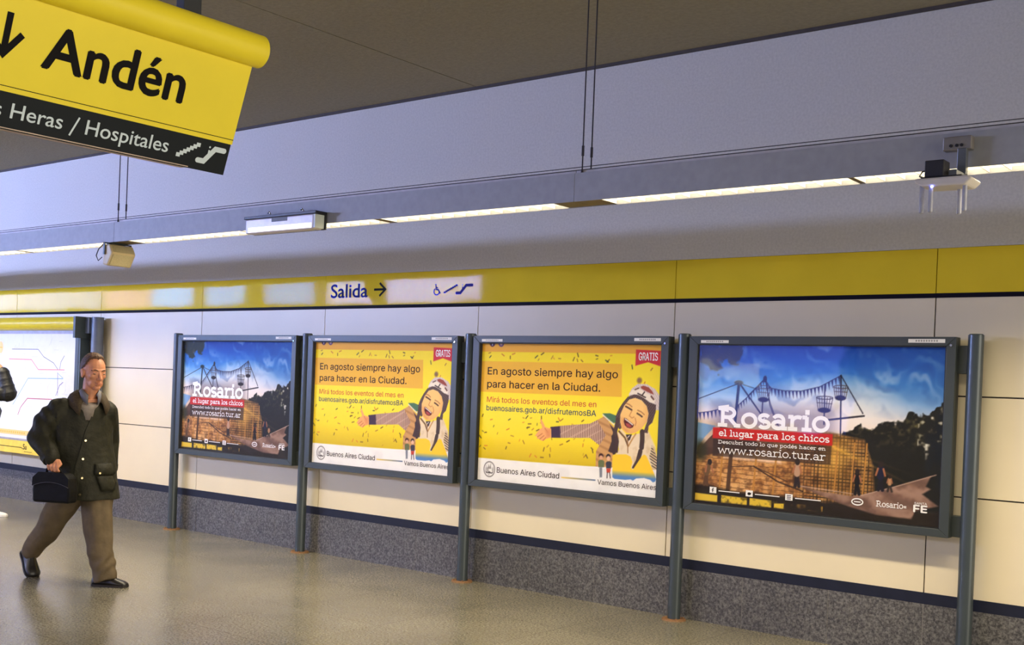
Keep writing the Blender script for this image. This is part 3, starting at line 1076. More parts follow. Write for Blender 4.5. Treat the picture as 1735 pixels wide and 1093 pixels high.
# ------------------------------------------------------------------ artwork: yellow city poster with laughing child
def art_yellow():
    c = Canvas(PX0, PX1, PZ0, PZ1, .0040)
    c.vgrad([(1.02, (212, 180, 20)), (1.10, (228, 198, 24)), (1.22, (250, 222, 34)), (1.45, (255, 232, 52)), (1.60, (255, 230, 36)), (1.97, (252, 226, 30))])
    c.poly([(.15, 1.895), (1.87, 1.895), (1.87, 1.98), (.15, 1.98)], (241, 176, 52))
    c.poly([(.15, 1.569), (1.515, 1.573), (1.508, 1.817), (.15, 1.817)], (242, 186, 48))
    r = np.random.default_rng(5)
    cols = [(92, 66, 24), (214, 122, 40), (62, 70, 50), (168, 112, 36), (190, 140, 40), (120, 84, 30)]
    spots = [(r.uniform(.17, 1.55), r.uniform(1.835, 1.885)) for _ in range(20)] + [(r.uniform(.17, 1.45), r.uniform(1.06, 1.40)) for _ in range(64)] \
        + [(r.uniform(1.54, 1.84), r.uniform(1.42, 1.80)) for _ in range(13)]
    for k, (x, z) in enumerate(spots):
        t, L = r.uniform(0, PI), r.choice([.007, .010, .014])
        dx, dz = L * math.cos(t), L * math.sin(t)
        c.line([(x - dx, z - dz), (x + dx, z + dz)], .0085, cols[k % len(cols)], .95 if L > .008 else .6)
    # child: sleeve, cuff, hand
    sleeve = [(0.966,1.331),(1.242,1.362),(1.306,1.392),(1.41,1.397),(1.403,1.272),(1.335,1.205),(1.247,1.255),(0.97,1.239)]
    c.poly(sleeve, (214, 176, 150))
    m = c.cover(c.sd_poly(sleeve))
    c.blend(m * (np.mod(c.X + .06 * (c.Z - 1.3), .0165) < .0075) * .8, (112, 76, 66))
    c.blend(m * np.clip((c.X - 1.28) / .12, 0, 1) * .35, (140, 100, 84))
    c.poly([(0.873,1.318),(0.967,1.33),(0.974,1.239),(0.886,1.235)], (66, 46, 68))
    hand = [(0.882,1.305),(0.849,1.31),(0.823,1.316),(0.802,1.351),(0.78,1.377),(0.771,1.372),(0.782,1.338),(0.795,1.307),(0.768,1.292),(0.727,1.241),(0.753,1.235),(0.745,1.221),(0.775,1.218),(0.789,1.207),(0.811,1.206),(0.839,1.224),(0.886,1.238)]
    c.poly(hand, (240, 170, 104))
    for l in ([(0.753,1.235),(0.797,1.262)], [(0.775,1.218),(0.815,1.247)], [(0.808,1.209),(0.833,1.233)], [(0.821,1.306),(0.85,1.274)]):
        c.line(l, .006, (196, 110, 58))
    c.poly([(0.821,1.295),(0.874,1.298),(0.877,1.242),(0.845,1.234)], (222, 138, 80), .7, .012)
    # jacket, padded vest, scarf
    fl = [(1.485,1.315),(1.569,1.282),(1.656,1.306),(1.76,1.33),(1.813,1.227),(1.842,1.13),(1.861,1.042),(1.454,1.01),(1.45,1.102),(1.51,1.181)]
    c.poly(fl, (236, 214, 178))
    c.blend(c.cover(c.sd_poly(fl)) * np.clip(c.noise(.05, 61, 3), 0, 1) * .5, (198, 160, 112))
    vest = [(1.306,1.392),(1.37,1.424),(1.404,1.391),(1.484,1.331),(1.506,1.267),(1.475,1.168),(1.454,1.01),(1.309,0.999),(1.307,1.157),(1.338,1.209),(1.39,1.282)]
    c.poly(vest, (208, 156, 96))
    c.blend(c.cover(c.sd_poly(vest)) * np.clip(np.sin((c.Z * 1.0 + c.X * .35) * 110), 0, 1) * .45, (150, 98, 52))
    c.poly([(1.418,1.37),(1.485,1.315),(1.507,1.246),(1.501,1.159),(1.441,1.155),(1.416,1.165),(1.443,1.242),(1.453,1.307)], (70, 48, 46))
    c.poly([(1.353,1.445),(1.421,1.448),(1.475,1.433),(1.49,1.385),(1.45,1.376),(1.397,1.402)], (74, 116, 84))
    c.line([(1.356,1.433),(1.41,1.397),(1.47,1.36)], .010, (232, 222, 200))
    c.poly([(1.766,1.33),(1.822,1.223),(1.853,1.073),(1.834,1.181)], (244, 230, 206), .8)
    hatch = [(1.79,1.231),(1.846,1.13),(1.858,1.057),(1.8,1.074),(1.774,1.146)]
    c.blend(c.cover(c.sd_poly(hatch)) * (np.mod(c.Z * 1.0 + .5 * c.X, .020) < .010) * .9, (70, 56, 52))
    # knitted animal cap
    cap = [(1.578,1.56),(1.581,1.603),(1.602,1.639),(1.651,1.674),(1.728,1.674),(1.8,1.641),(1.843,1.591),(1.851,1.538),(1.839,1.488),(1.812,1.489),(1.789,1.4),(1.758,1.372),(1.75,1.318),(1.714,1.321),(1.741,1.397),(1.725,1.486),(1.639,1.562)]
    c.poly(cap, (226, 208, 196))
    c.blend(c.cover(c.sd_poly(cap)) * (np.mod(c.X * .8 + c.Z * .6, .016) < .007) * .35, (168, 146, 142))
    c.ell([(1.664,1.699)][0], (.021, .021), (140, 104, 66), soft=.008)
    band = [(1.476,1.384),(1.47,1.427),(1.481,1.454),(1.497,1.485),(1.529,1.532),(1.569,1.576),(1.626,1.597),(1.688,1.588),(1.739,1.557),(1.783,1.535),(1.813,1.527),(1.813,1.48),(1.787,1.397),(1.758,1.372),(1.752,1.318),(1.714,1.321),(1.742,1.397),(1.753,1.459),(1.732,1.514),(1.689,1.555),(1.633,1.569),(1.584,1.556),(1.544,1.511),(1.516,1.448),(1.513,1.391),(1.526,1.344),(1.51,1.333),(1.489,1.351)]
    c.poly(band, (98, 76, 70))
    c.blend(c.cover(c.sd_poly(band)) * (np.mod(c.X * .9 - c.Z * .7, .018) < .008) * .55, (56, 42, 42))
    c.poly([(1.576,1.593),(1.603,1.627),(1.636,1.633),(1.669,1.639),(1.725,1.613),(1.781,1.586),(1.804,1.564),(1.797,1.538),(1.761,1.541),(1.705,1.574),(1.649,1.598)], (244, 230, 208))
    c.poly([(1.674,1.653),(1.701,1.663),(1.745,1.651),(1.776,1.626),(1.792,1.6),(1.764,1.607),(1.725,1.622),(1.685,1.639)], (156, 72, 54))
    c.line([(1.711,1.616),(1.693,1.593)], .010, (60, 44, 40))
    c.line([(1.655,1.604),(1.721,1.577)], .010, (60, 44, 40))
    c.line([(1.63,1.631),(1.66,1.643)], .010, (110, 80, 70))
    c.line([(1.77,1.586),(1.79,1.566)], .014, (110, 70, 60))
    # face
    face = [(1.584,1.557),(1.633,1.571),(1.689,1.555),(1.734,1.515),(1.752,1.459),(1.741,1.402),(1.699,1.348),(1.65,1.319),(1.607,1.306),(1.57,1.313),(1.532,1.339),(1.512,1.386),(1.51,1.443),(1.541,1.511)]
    c.poly(face, (252, 204, 122))
    fm = c.cover(c.sd_poly(face))
    c.blend(fm * np.clip((c.X - 1.70) / .06, 0, 1) * .5, (222, 152, 80))
    c.blend(fm * np.clip((1.46 - c.Z) / .14, 0, 1) * .45, (222, 150, 84))
    c.poly([(1.517,1.419),(1.551,1.412),(1.554,1.355),(1.589,1.328),(1.573,1.313),(1.532,1.339)], (216, 140, 78), .6, .014)
    mouth = [(1.545,1.42),(1.563,1.417),(1.591,1.398),(1.632,1.373),(1.624,1.354),(1.599,1.345),(1.574,1.35),(1.553,1.366),(1.543,1.392)]
    c.poly(mouth, (84, 22, 20))
    c.poly([(1.558,1.381),(1.586,1.38),(1.615,1.36),(1.596,1.35),(1.571,1.358)], (176, 74, 70))
    c.line([(1.554,1.412),(1.583,1.396),(1.62,1.373)], .008, (250, 236, 220))
    for e in ([(1.555,1.505),(1.581,1.494),(1.608,1.481)], [(1.656,1.458),(1.678,1.448),(1.698,1.436)]):
        c.line(e, .012, (72, 40, 34))
    for e in ([(1.557,1.528),(1.585,1.52),(1.608,1.504)], [(1.66,1.481),(1.69,1.47),(1.716,1.452)]):
        c.line(e, .009, (170, 104, 56), .8)
    c.line([(1.61,1.476),(1.589,1.437),(1.612,1.422),(1.63,1.43)], .008, (206, 132, 70), .8)
    c.line([(1.64,1.421),(1.65,1.393),(1.643,1.369)], .008, (200, 124, 66), .8)
    # collar and braids
    c.poly([(1.502,1.323),(1.526,1.339),(1.574,1.294),(1.576,1.242),(1.541,1.268)], (240, 214, 160))
    c.poly([(1.565,1.298),(1.618,1.303),(1.603,1.262),(1.584,1.249)], (62, 48, 50))
    c.line([(1.596,1.29),(1.58,1.275)], .007, (226, 214, 200))
    c.line([(1.651,1.308),(1.62,1.263),(1.591,1.214)], .012, (196, 146, 82))
    c.line([(1.505,1.319),(1.558,1.274),(1.586,1.218)], .014, (112, 78, 48))
    c.line([(1.582,1.272),(1.589,1.165)], .008, (150, 104, 58))
    c.line([(1.489,1.404),(1.48,1.351),(1.466,1.292)], .034, (76, 56, 50))
    c.line([(1.705,1.325),(1.708,1.268),(1.705,1.212)], .040, (70, 52, 46))
    c.line([(1.696,1.183),(1.677,1.107),(1.648,1.057)], .036, (70, 52, 46))
    c.line([(1.454,1.275),(1.468,1.157)], .030, (64, 46, 46))
    # white foot of the sheet
    c.poly([(.15, 1.031), (.70, 1.034), (1.20, 1.040), (1.87, 1.058), (1.87, .84), (.15, .84)], (246, 242, 236))
    c.blend((c.Z < 1.03) * np.clip(c.noise(.12, 71, 3), 0, 1) * .12, (170, 160, 158))
    # gradient emblem and two little figures
    BAp = [(1.455,1.125),(1.459,1.139),(1.475,1.146),(1.575,1.152),(1.615,1.138),(1.632,1.1),(1.621,1.058),(1.638,1.044),(1.709,1.147),(1.728,1.161),(1.748,1.154),(1.814,1.041),(1.838,0.991),(1.831,0.973),(1.812,0.965),(1.789,0.981),(1.736,0.991),(1.668,0.982),(1.643,0.964),(1.62,0.971),(1.574,0.964),(1.481,0.964),(1.462,0.974)]
    sd = c.sd_poly(BAp)
    zt = np.clip((c.Z - (.985 + .012 * (c.X - 1.45))) / .045, 0, 1)
    ink = zt[..., None] * np.array([252., 206, 44]) + (1 - zt[..., None]) * np.array([84., 132, 190])
    a = c.cover(sd)[..., None]
    c.c = c.c * (1 - a) + ink * a
    def fig(pts):
        return np.array(pts)
    c.ell([(1.354,1.125)][0], (.022, .020), (70, 40, 36))
    c.ell([(1.355,1.114)][0], (.017, .015), (222, 166, 130))
    c.poly([(1.33,1.083),(1.342,1.095),(1.369,1.097),(1.385,1.087),(1.385,1.043),(1.334,1.039)], (104, 112, 72))
    c.poly([(1.342,1.04),(1.369,1.042),(1.37,0.967),(1.349,0.965)], (126, 130, 140))
    c.ell([(1.42,1.127)][0], (.020, .018), (44, 36, 40))
    c.ell([(1.421,1.112)][0], (.016, .018), (232, 184, 150))
    c.poly([(1.399,1.079),(1.412,1.089),(1.438,1.091),(1.45,1.083),(1.448,1.039),(1.404,1.036)], (58, 56, 70))
    c.poly([(1.405,1.036),(1.446,1.039),(1.441,1.007),(1.41,1.004)], (196, 66, 44))
    c.line([(1.416,1.005),(1.415,0.966)], .008, (60, 46, 50))
    c.line([(1.436,1.006),(1.444,0.968)], .008, (60, 46, 50))
    # round city seal and rule
    sc_ = (.279, .946)
    c.ell(sc_, (.060, .064), (112, 104, 100))
    c.ell(sc_, (.052, .056), (244, 240, 234))
    c.blend(c.cover((np.hypot((c.X - sc_[0]) / .046, (c.Z - sc_[1]) / .05) - 1) * .046) * np.clip(c.noise(.02, 81, 2) + .1, 0, 1) * .7, (150, 142, 136))
    c.poly([(.238, .928), (.262, .920), (.28, .930), (.30, .920), (.320, .928), (.312, .913), (.247, .913)], (84, 76, 74))
    c.poly([(.262, .95), (.27, .985), (.28, .96), (.29, .99), (.298, .95)], (150, 142, 136))
    for i in range(20):
        x0, x1 = 1.0 + .308 * i / 20, 1.0 + .308 * (i + 1) / 20
        k = i / 19
        c.line([(x0, .9365 + .0035 * k), (x1, .9367 + .0035 * k)], .010, np.array([246, 206, 90]) * (1 - k) + np.array([90, 110, 140]) * k)
    # ribbon and cropped badges at the top
    c.poly([(1.624, 1.925), (1.836, 1.918), (1.836, 1.806), (1.731, 1.834), (1.624, 1.806)], (214, 48, 54))
    c.ell((.262, 1.962), (.028, .028), (96, 44, 60))
    c.ell((.353, 1.962), (.028, .028), (110, 72, 110))
    c.ell((.353, 1.962), (.015, .015), (226, 186, 150))
    return c.mesh('poster', m_print, SHEET_Y)


def type_yellow(mb):
    a = at_sheet
    for cur, body, x0, x1, base, cap, b in (
            (0, 'En agosto siempre hay algo', .225, 1.476, 1.711, .058, .016), (0, 'para hacer en la Ciudad.', .225, 1.323, 1.606, .058, .016),
            (1, 'Mirá todos los eventos del mes en', .228, 1.294, 1.488, .043, .012), (2, 'buenosaires.gob.ar/disfrutemosBA', .226, 1.295, 1.420, .043, .010),
            (3, 'Buenos Aires Ciudad', .358, .976, .925, .043, .014), (3, 'Vamos Buenos Aires', 1.332, 1.842, .912, .036, .010),
            (4, 'GRATIS', 1.652, 1.812, 1.847, .056, .02)):
        mb.cur = cur
        put_type(mb, body, x0, x1, base, cap, a(2), 'grotesque', b)
    mb.cur = 4
    ribbon(mb, [(.263, 1.945), (.263, 1.960)], .008, a(2))


# ------------------------------------------------------------------ poster cases
ink_white = mat('white_ink', (250, 246, 240), 0.5, noise=0.0)
ink_black = mat('black_ink', (20, 18, 20), 0.6, spec=.1)
ink_brown = mat('brown_ink', (54, 26, 12), 0.5, spec=.1)
ink_red = mat('red_ink', (214, 92, 58), 0.5, spec=.1)
ink_blue = mat('blue_ink', (14, 62, 98), 0.5, spec=.1)
ink_dark = mat('warm_dark_ink', (58, 42, 38), 0.5, spec=.1)


def make_case(sheet, typef, inks):
    root = empty('poster_case', (0, 0, 0))
    o0, o1, z0, z1 = .085, 1.918, .800, 2.022
    i0, i1, j0, j1 = .153, 1.860, .850, 1.966
    f = MB()
    # body box behind, then the hinged door frame in four mitred rails
    f.box(o0, o1, -.044, -.002, z0, z1)
    for q in (((o0, z0), (o1, z0), (i1, j0), (i0, j0)), ((o0, z1), (i0, j1), (i1, j1), (o1, z1)), ((o0, z0), (i0, j0), (i0, j1), (o0, z1)), ((o1, z0), (o1, z1), (i1, j1), (i1, j0))):
        f.prism(q, -.084, -.046)
    f.build('door_frame', m_case, root, bevel=.003)
    g = MB()
    e = .006
    for a, b, c_, d in ((i0, i1, j1 - e, j1), (i0, i1, j0, j0 + e * .7), (i0, i0 + e, j0, j1), (i1 - e, i1, j0, j1)):
        g.box(a, b, -.078, -.047, c_, d)
    g.build('gasket', m_gasket, root)
    s = MB().box(i0, i1, -.083, -.0815, j0 - .012, j0 - .009).build('door_edge_highlight', m_lip, root)
    bpy.data.objects.remove(s)
    sheet_o = link('poster', sheet, root)
    tm = MB()
    tm.lift = (0, -1, 0)
    typef(tm)
    tm.build('lettering', inks, sheet_o, recalc=False)
    MB().box(i0 + .004, i1 - .004, -.072, -.070, j0 + .004, j1 - .004).build('glass_pane', m_glass, root)
    for x0, x1, za, zb in ((.178, .392, 1.975, 1.995), (1.628, 1.852, 1.985, 2.008)):
        st = MB()
        st.box(x0, x1, -.0856, -.084, za, zb)
        st.cur = 1
        for k in range(9):
            xx = x0 + (x1 - x0) * (.2 + .07 * k)
            st.box(xx, xx + (x1 - x0) * .045, -.0861, -.0856, za + .006, zb - .005)
        st.build('sticker', [m_sticker, m_smudge], root)
    lk = MB().cone((1.889, -.084, 1.970), (1.889, -.092, 1.970), .009, .008, 12)
    lk.build('lock', mat('chrome', (205, 205, 200), 0.2, metal=1.0), root)
    for xa, xb in ((.064, .088), (1.914, 1.9715)):
        for za, zb in ((1.80, 1.972), (.805, .935)):
            MB().box(xa, xb, -.030, .022, za, zb).build('bracket', m_case, root, bevel=.003)
    return root


me_play, me_yel = art_playground(), art_yellow()
case_play = make_case(me_play, type_playground, [ink_white, ink_black])
tag(case_play, 'farthest wall poster case, ship playground picture with red ribbon, right of the walking man', 'poster case', 'poster cases along the wall')
case_yel = make_case(me_yel, type_yellow, [ink_brown, ink_red, ink_blue, ink_dark, ink_white])
case_play.location = (-.018, .032, 0)
case_yel.location = (1.982, .032, 0)
tag(case_yel, 'yellow laughing child poster case next to the farther blue poster', 'poster case', 'poster cases along the wall')
k3 = copy_tree(case_yel)
k3.location = (3.982, .032, 0)
tag(k3, 'yellow laughing child poster case next to the nearest blue poster', 'poster case', 'poster cases along the wall')
k4 = copy_tree(case_play)
k4.location = (5.982, .032, 0)
tag(k4, 'rightmost and nearest poster case with blue sky, masts and bunting', 'poster case', 'poster cases along the wall')

# ------------------------------------------------------------------ network map case on the left
m_roll = mat('yellow_roll', (228, 200, 34), 0.35, noise=0.02)
m_sheet = mat('white_map_sheet', (222, 223, 228), 0.6, noise=0.01, spec=.2)
m_post2 = mat('map_post_blue_grey', (96, 104, 120), 0.4, noise=0.03)
mc = empty('network_map_case', (-2.8, 0, 0))
tag(mc, 'white rail network map in a case with yellow roll top, left behind the walking man', 'map board')
ML, MR = -1.25, 1.10            # left and right ends, local x
b = MB().box(ML, MR, -.10, -.01, .60, 2.20)
b.build('case_body', m_case, mc, bevel=.004)
q = MB().cone((ML + .03, -.105, 2.145), (MR - .005, -.105, 2.145), .078, .078, 32)
q.build('top_roll', m_roll, mc)
MB().box(MR - .005, MR + .04, -.19, .01, 1.98, 2.222).box(MR - .005, MR + .02, -.11, .01, .60, 1.98).build('end_plate', mat('green_grey_plate', (62, 72, 74), 0.45), mc, bevel=.003)
MB().box(ML + .02, MR - .02, -.104, -.10, 2.028, 2.066).build('header_strip', mat('lilac_grey_strip', (150, 148, 160), 0.4), mc)
MB().box(ML + .02, MR - .08, -.104, -.10, .752, .775).build('lower_strip', mat('lilac_grey_strip', (150, 148, 160), 0.4), mc)
for k in (ML + .01, MR - .08):
    MB().box(k, k + .07, -.112, -.10, .75, 2.03).build('side_frame', m_case, mc, bevel=.003)
sh = MB().box(ML + .07, MR - .08, -.103, -.10, .775, 2.028).build('map_sheet', m_sheet, mc)
mm = MB()
mm.lift = (0, -1, 0)


def at_map(a, b_):
    return (a + 2.8, -.1045, b_)


cm = [mat('map_' + n, c_, 0.5, noise=0.0) for n, c_ in (('charcoal_line', (104, 104, 116)), ('red_line', (218, 116, 122)), ('blue_line', (128, 170, 212)), ('crimson_line', (178, 70, 90)),
                                                       ('purple_line', (104, 84, 138)), ('orange_print', (244, 204, 128)), ('grey_print', (196, 196, 204)), ('amber_print', (240, 184, 60)))]
for cur, pts, wd in ((0, [(-3.19, 1.843), (-2.586, 1.845), (-2.46, 1.76), (-2.368, 1.731), (-2.238, 1.691), (-2.139, 1.617)], .011),
                     (1, [(-3.251, 1.724), (-2.732, 1.723), (-2.57, 1.608), (-1.999, 1.615)], .013), (2, [(-3.127, 1.175), (-2.793, 1.50), (-2.023, 1.514)], .013),
                     (3, [(-2.999, 1.058), (-2.95, 1.14), (-2.922, 1.166), (-2.794, 1.261), (-2.242, 1.269)], .014), (4, [(-2.166, 1.314), (-2.095, 1.434), (-2.02, 1.473)], .012),
                     (4, [(-2.143, 1.584), (-2.125, 1.315)], .009), (2, [(-2.142, 1.575), (-2.023, 1.519)], .009), (0, [(-2.101, 1.618), (-2.082, 1.702), (-2.009, 1.778)], .011),
                     (5, [(-2.376, 1.612), (-2.343, 1.257)], .008)):
    mm.cur = cur
    ribbon(mm, pts, wd * .72, at_map)
mm.cur = 6
r_ = random.Random(3)
for k in range(46):                    # station names and street lines, too small to read
    x, z = r_.uniform(-3.2, -1.95), r_.uniform(1.10, 1.95)
    a_ = r_.choice([0, 0, .9, 1.57])
    L = r_.uniform(.04, .14)
    ribbon(mm, [(x, z), (x + L * math.cos(a_), z + L * math.sin(a_))], .004, lambda p_, q_: (p_ + 2.8, -.1038, q_))
mm.cur = 5
mm.add([at_map(-3.95, .815), at_map(-1.80, .815), at_map(-1.80, .875), at_map(-3.95, .875)], [(0, 1, 2, 3)])
disc(mm, (-3.46, 1.862), .062, .075, at_map)
mm.cur = 7
ribbon(mm, [(-3.50, 1.862), (-3.42, 1.862)], .012, lambda p_, q_: (p_ + 2.8, -.1052, q_))
for k in range(12):
    ribbon(mm, [(-3.40 + .05 * k, .845), (-3.37 + .05 * k, .845)], .022, lambda p_, q_: (p_ + 2.8, -.1052, q_))
mm.build('network_lines', cm, sh, recalc=False)
by = MB().box(ML + .02, MR - .02, -.118, -.10, .598, .750)
byo = by.build('yellow_name_bar', mat('amber_yellow_bar', (240, 206, 74), 0.45), mc, bevel=.003)
nm = MB()
nm.lift = (0, -1, 0)


def at_bar(a, b_):
    return (a + 2.8, -.1195, b_)


ribbon(nm, [(-3.95, .672), (-2.86, .672), (-2.835, .655)], .007, at_bar)
nm.build('name_rule', ink_black, byo, recalc=False)
nm = MB()
nm.lift = (0, -1, 0)
put_type(nm, 'Su', -2.825, -2.745, .655, .062, at_bar, 'humanist', .02)
for k in range(7):
    ribbon(nm, [(-2.80 + .026 * k, .628), (-2.784 + .026 * k, .628)], .007, at_bar)
nm.build('lettering', ink_black, byo, recalc=False)
for xa, xb in ((MR + .04, MR + .113), (ML - .12, ML)):
    MB().box(xa, xb, -.07, .02, 2.035, 2.212).build('bracket', m_post2, mc, bevel=.004)
    MB().box(xa, xb, -.05, .02, .62, .78).build('bracket', m_post2, mc, bevel=.004)
for x_, l_ in ((-1.52, 'thick blue-grey post right of the network map, behind the walking man'), (-4.24, 'thick blue-grey post left of the network map, beside the phone caller')):
    rt = empty('map_support_post', (x_, -.0, 0))
    tag(rt, l_, 'post')
    MB().cone((0, 0, .008), (0, 0, 2.222), .066, .066, 28).build('tube', m_post2, rt)
    MB().cone((0, 0, 0), (0, 0, .010), .095, .095, 28).build('base_flange', m_rust, rt)

# ------------------------------------------------------------------ exit sign in the yellow band
m_nav = mat('navy_lettering', (44, 52, 108), 0.6, noise=0.0, spec=.05)
ex = MB().box(2.117 - 3.05, 3.987 - 3.05, -.008, .012, -.140, .140).build('exit_sign', m_yellow)
ex.location = (3.05, WALL_Y + .004, 2.443)
tag(ex, 'yellow wall panel reading Salida with an arrow, wheelchair, stairs and escalator signs', 'sign')


def at_exit(a, b_):
    return (a - 3.05, -.0095, b_ - 2.443)


q = MB()
q.lift = (0, -1, 0)
put_type(q, 'Salida', 2.193, 2.671, 2.377, .121, at_exit, 'humanist', .03)
q.build('lettering', m_nav, ex, recalc=False)
q = MB()
q.lift = (0, -1, 0)
ribbon(q, [(2.754, 2.441), (2.893, 2.441)], .020, at_exit)
ribbon(q, [(2.823, 2.383), (2.897, 2.441), (2.823, 2.499)], .020, at_exit)
q.build('arrow', ink_black, ex, recalc=False)
q = MB()
q.lift = (0, -1, 0)
wheelchair_icon(q, 3.468, 2.378, 3.556, 2.470, at_exit)
stairs_icon(q, 3.592, 2.397, 3.742, 2.462, at_exit, 8)
escalator_icon(q, 3.738, 2.390, 3.908, 2.453, .024, at_exit)
q.build('pictograms', mat('violet_lettering', (60, 56, 124), 0.6, noise=0.0, spec=.05), ex, recalc=False)

# ------------------------------------------------------------------ hanging platform sign
m_sign = mat('sign_yellow', (240, 218, 44), 0.45, noise=0.015, scale=4)
m_sdark = mat('sign_charcoal', (24, 29, 34), 0.55, noise=0.03, spec=.2)
m_ltype = mat('pale_lettering', (206, 220, 228), 0.5, noise=0.0)
SG = (5.870, -3.8, 3.026)
sg = empty('hanging_sign', SG)
tag(sg, 'hanging yellow and charcoal direction sign reading Andén, at the upper left', 'sign')
DX, DZ = -.340, -.940               # down the tilted face
SL = -2.35                          # length of the sign towards the near side


def face(t, s, off=0.0):
    return (s * DX + off * .94, t, s * DZ + off * -.34)


def panel(mb, s0, s1, t0, t1, off0, off1):
    v = [face(t, s, o) for o in (off0, off1) for t, s in ((t0, s0), (t1, s0), (t1, s1), (t0, s1))]
    mb.add(v, [(0, 1, 2, 3), (7, 6, 5, 4), (0, 4, 5, 1), (1, 5, 6, 2), (2, 6, 7, 3), (3, 7, 4, 0)])
    return mb


core = MB()
core.prism([(-.02, .02), (-.26, .02), (-.24, -.40), (-.178, -.478), (-.176, -.470)], SL, -.008)
core.build('cabinet', m_sdark, sg)
tube = MB().cone((.012, SL, .072), (.012, 0.03, .072), .074, .074, 36)
tube.cone((.012, .03, .072), (.012, .042, .072), .074, .060, 36)
tube.box(-.12, -.02, SL, .012, .135, .155)
tube.build('top_roll', m_sign, sg)
yp = panel(MB(), .0, .366, SL, 0, -.012, 0).build('yellow_panel', m_sign, sg)
dp = panel(MB(), .366, .512, SL, -.004, -.02, -.004).build('charcoal_band', m_sdark, sg)
ln = MB()
ribbon(ln, [(SL, .346), (0, .344)], .003, lambda a, b_: face(a, b_, .0012))
ln.build('panel_seam', ink_black, yp, recalc=False)
T = MB()
T.lift = (.94, 0, -.34)
fy = lambda a, b_: face(a, .239 - b_, .0015)
put_type(T, 'Andén', -.962, -.316, 0, .163, fy, 'humanist', .034)
T.build('lettering', ink_black, yp, recalc=False)
T = MB()
T.lift = (.94, 0, -.34)
ribbon(T, [(-1.121, .169), (-1.121, .022)], .026, fy)
ribbon(T, [(-1.184, .072), (-1.121, .012), (-1.060, .098)], .026, fy)
T.build('arrow', ink_black, yp, recalc=False)
fd = lambda a, b_: face(a, .463 - b_, -.0025)
T = MB()
T.lift = (.94, 0, -.34)
put_type(T, 'Las', -1.20, -1.080, 0, .058, fd, 'humanist', .012)
put_type(T, 'Heras', -1.042, -.824, 0, .058, fd, 'humanist', .012)
ribbon(T, [(-.786, -.018), (-.757, .062)], .008, fd)
put_type(T, 'Hospitales', -.720, -.322, 0, .060, fd, 'humanist', .012)
T.build('lettering', m_ltype, dp, recalc=False)
T = MB()
T.lift = (.94, 0, -.34)
stairs_icon(T, -.276, 0.000, -.168, .072, fd, 7)
escalator_icon(T, -.160, -.004, -.032, .060, .024, fd)
T.build('pictograms', m_ltype, dp, recalc=False)
MB().box(-.225, -.175, -2.0, -.20, -.476, -.470).build('underside_strip', mat('pale_strip', (200, 178, 160), 0.5), sg)
for t_ in (-.285, -2.0):
    MB().box(-.12, -.06, t_ - .045, t_ + .045, .15, CEIL_Z - SG[2]).build('hanger', mat('charcoal_hanger', (44, 46, 50), 0.5), sg, bevel=.003)

# ------------------------------------------------------------------ things on the trough
m_bei = mat('beige_plastic', (206, 186, 140), 0.5, noise=0.02)
m_grl = mat('speaker_grille', (184, 170, 128), 0.7, noise=0.10, scale=260)
sp = empty('loudspeaker', (1.165, -1.475, 2.730))
sp.scale = (1.12, 1.12, 1.12)
tag(sp, 'beige wedge loudspeaker hanging under the light trough above the walking man', 'loudspeaker')
MB().prism([(-.075, -.012), (.045, -.012), (.085, -.080), (.020, -.178), (-.045, -.165), (-.030, -.085)], -.105, .105).build('cabinet', m_bei, sp, bevel=.012)
MB().prism([(.051, -.024), (.080, -.073), (.083, -.072), (.054, -.022)], -.09, .09).prism([(.082, -.090), (.027, -.170), (.030, -.171), (.085, -.091)], -.09, .09).build('grille', m_grl, sp)
MB().box(-.06, .02, -.07, .07, -.005, .008).box(-.02, 0.0, -.117, .117, -.004, .004).box(-.02, 0.0, -.117, -.110, -.09, .004).box(-.02, .0, .110, .117, -.09, .004).build('bracket', m_case, sp)
MB().tube([(-.03, -.10, .0), (-.06, -.13, -.05), (-.075, -.14, -.10), (-.06, -.13, -.14), (-.04, -.110, -.11)], .004, 8).build('cable', m_dark, sp)

m_blk = mat('black_plastic', (24, 24, 30), 0.45)
m_clr = mat('pale_lamp_cover', (206, 196, 196), 0.25, noise=0.04, scale=20)
em = empty('emergency_light', (3.571, -1.571, 2.737))
em.scale = (1.15, 1.05, 1.12)
tag(em, 'slim emergency light box with black back fixed to the front of the light trough', 'emergency light')
MB().box(-.37, .325, -.012, -.001, -.045, .066).box(-.37, .325, -.105, -.001, .050, .068).build('back_plate', m_blk, em, bevel=.003)
cv = MB().box(-.362, .295, -.095, -.012, -.045, .050).build('cover', m_clr, em, bevel=.008)
MB().box(-.33, .28, -.0975, -.095, -.038, -.006).build('lamp_window', mat('bright_lamp_window', (248, 240, 220), 0.3, emit=(255, 244, 220), estr=.55), cv)
MB().box(-.10, .05, -.0975, -.095, .020, .046).build('rating_plate', mat('dark_rating_plate', (84, 80, 76), 0.5), cv)
MB().box(.295, .312, -.095, -.012, -.040, .048).build('end_cap', mat('pale_green_cap', (206, 214, 206), 0.4), em, bevel=.003)
for x_ in (-.18, .14):
    MB().tube([(x_, -.03, .064), (x_, -.035, .085), (x_ - .012, -.04, .100), (x_ - .025, -.035, .092)], .005, 8).build('hook', mat('chrome', (205, 205, 200), 0.2, metal=1.0), em)

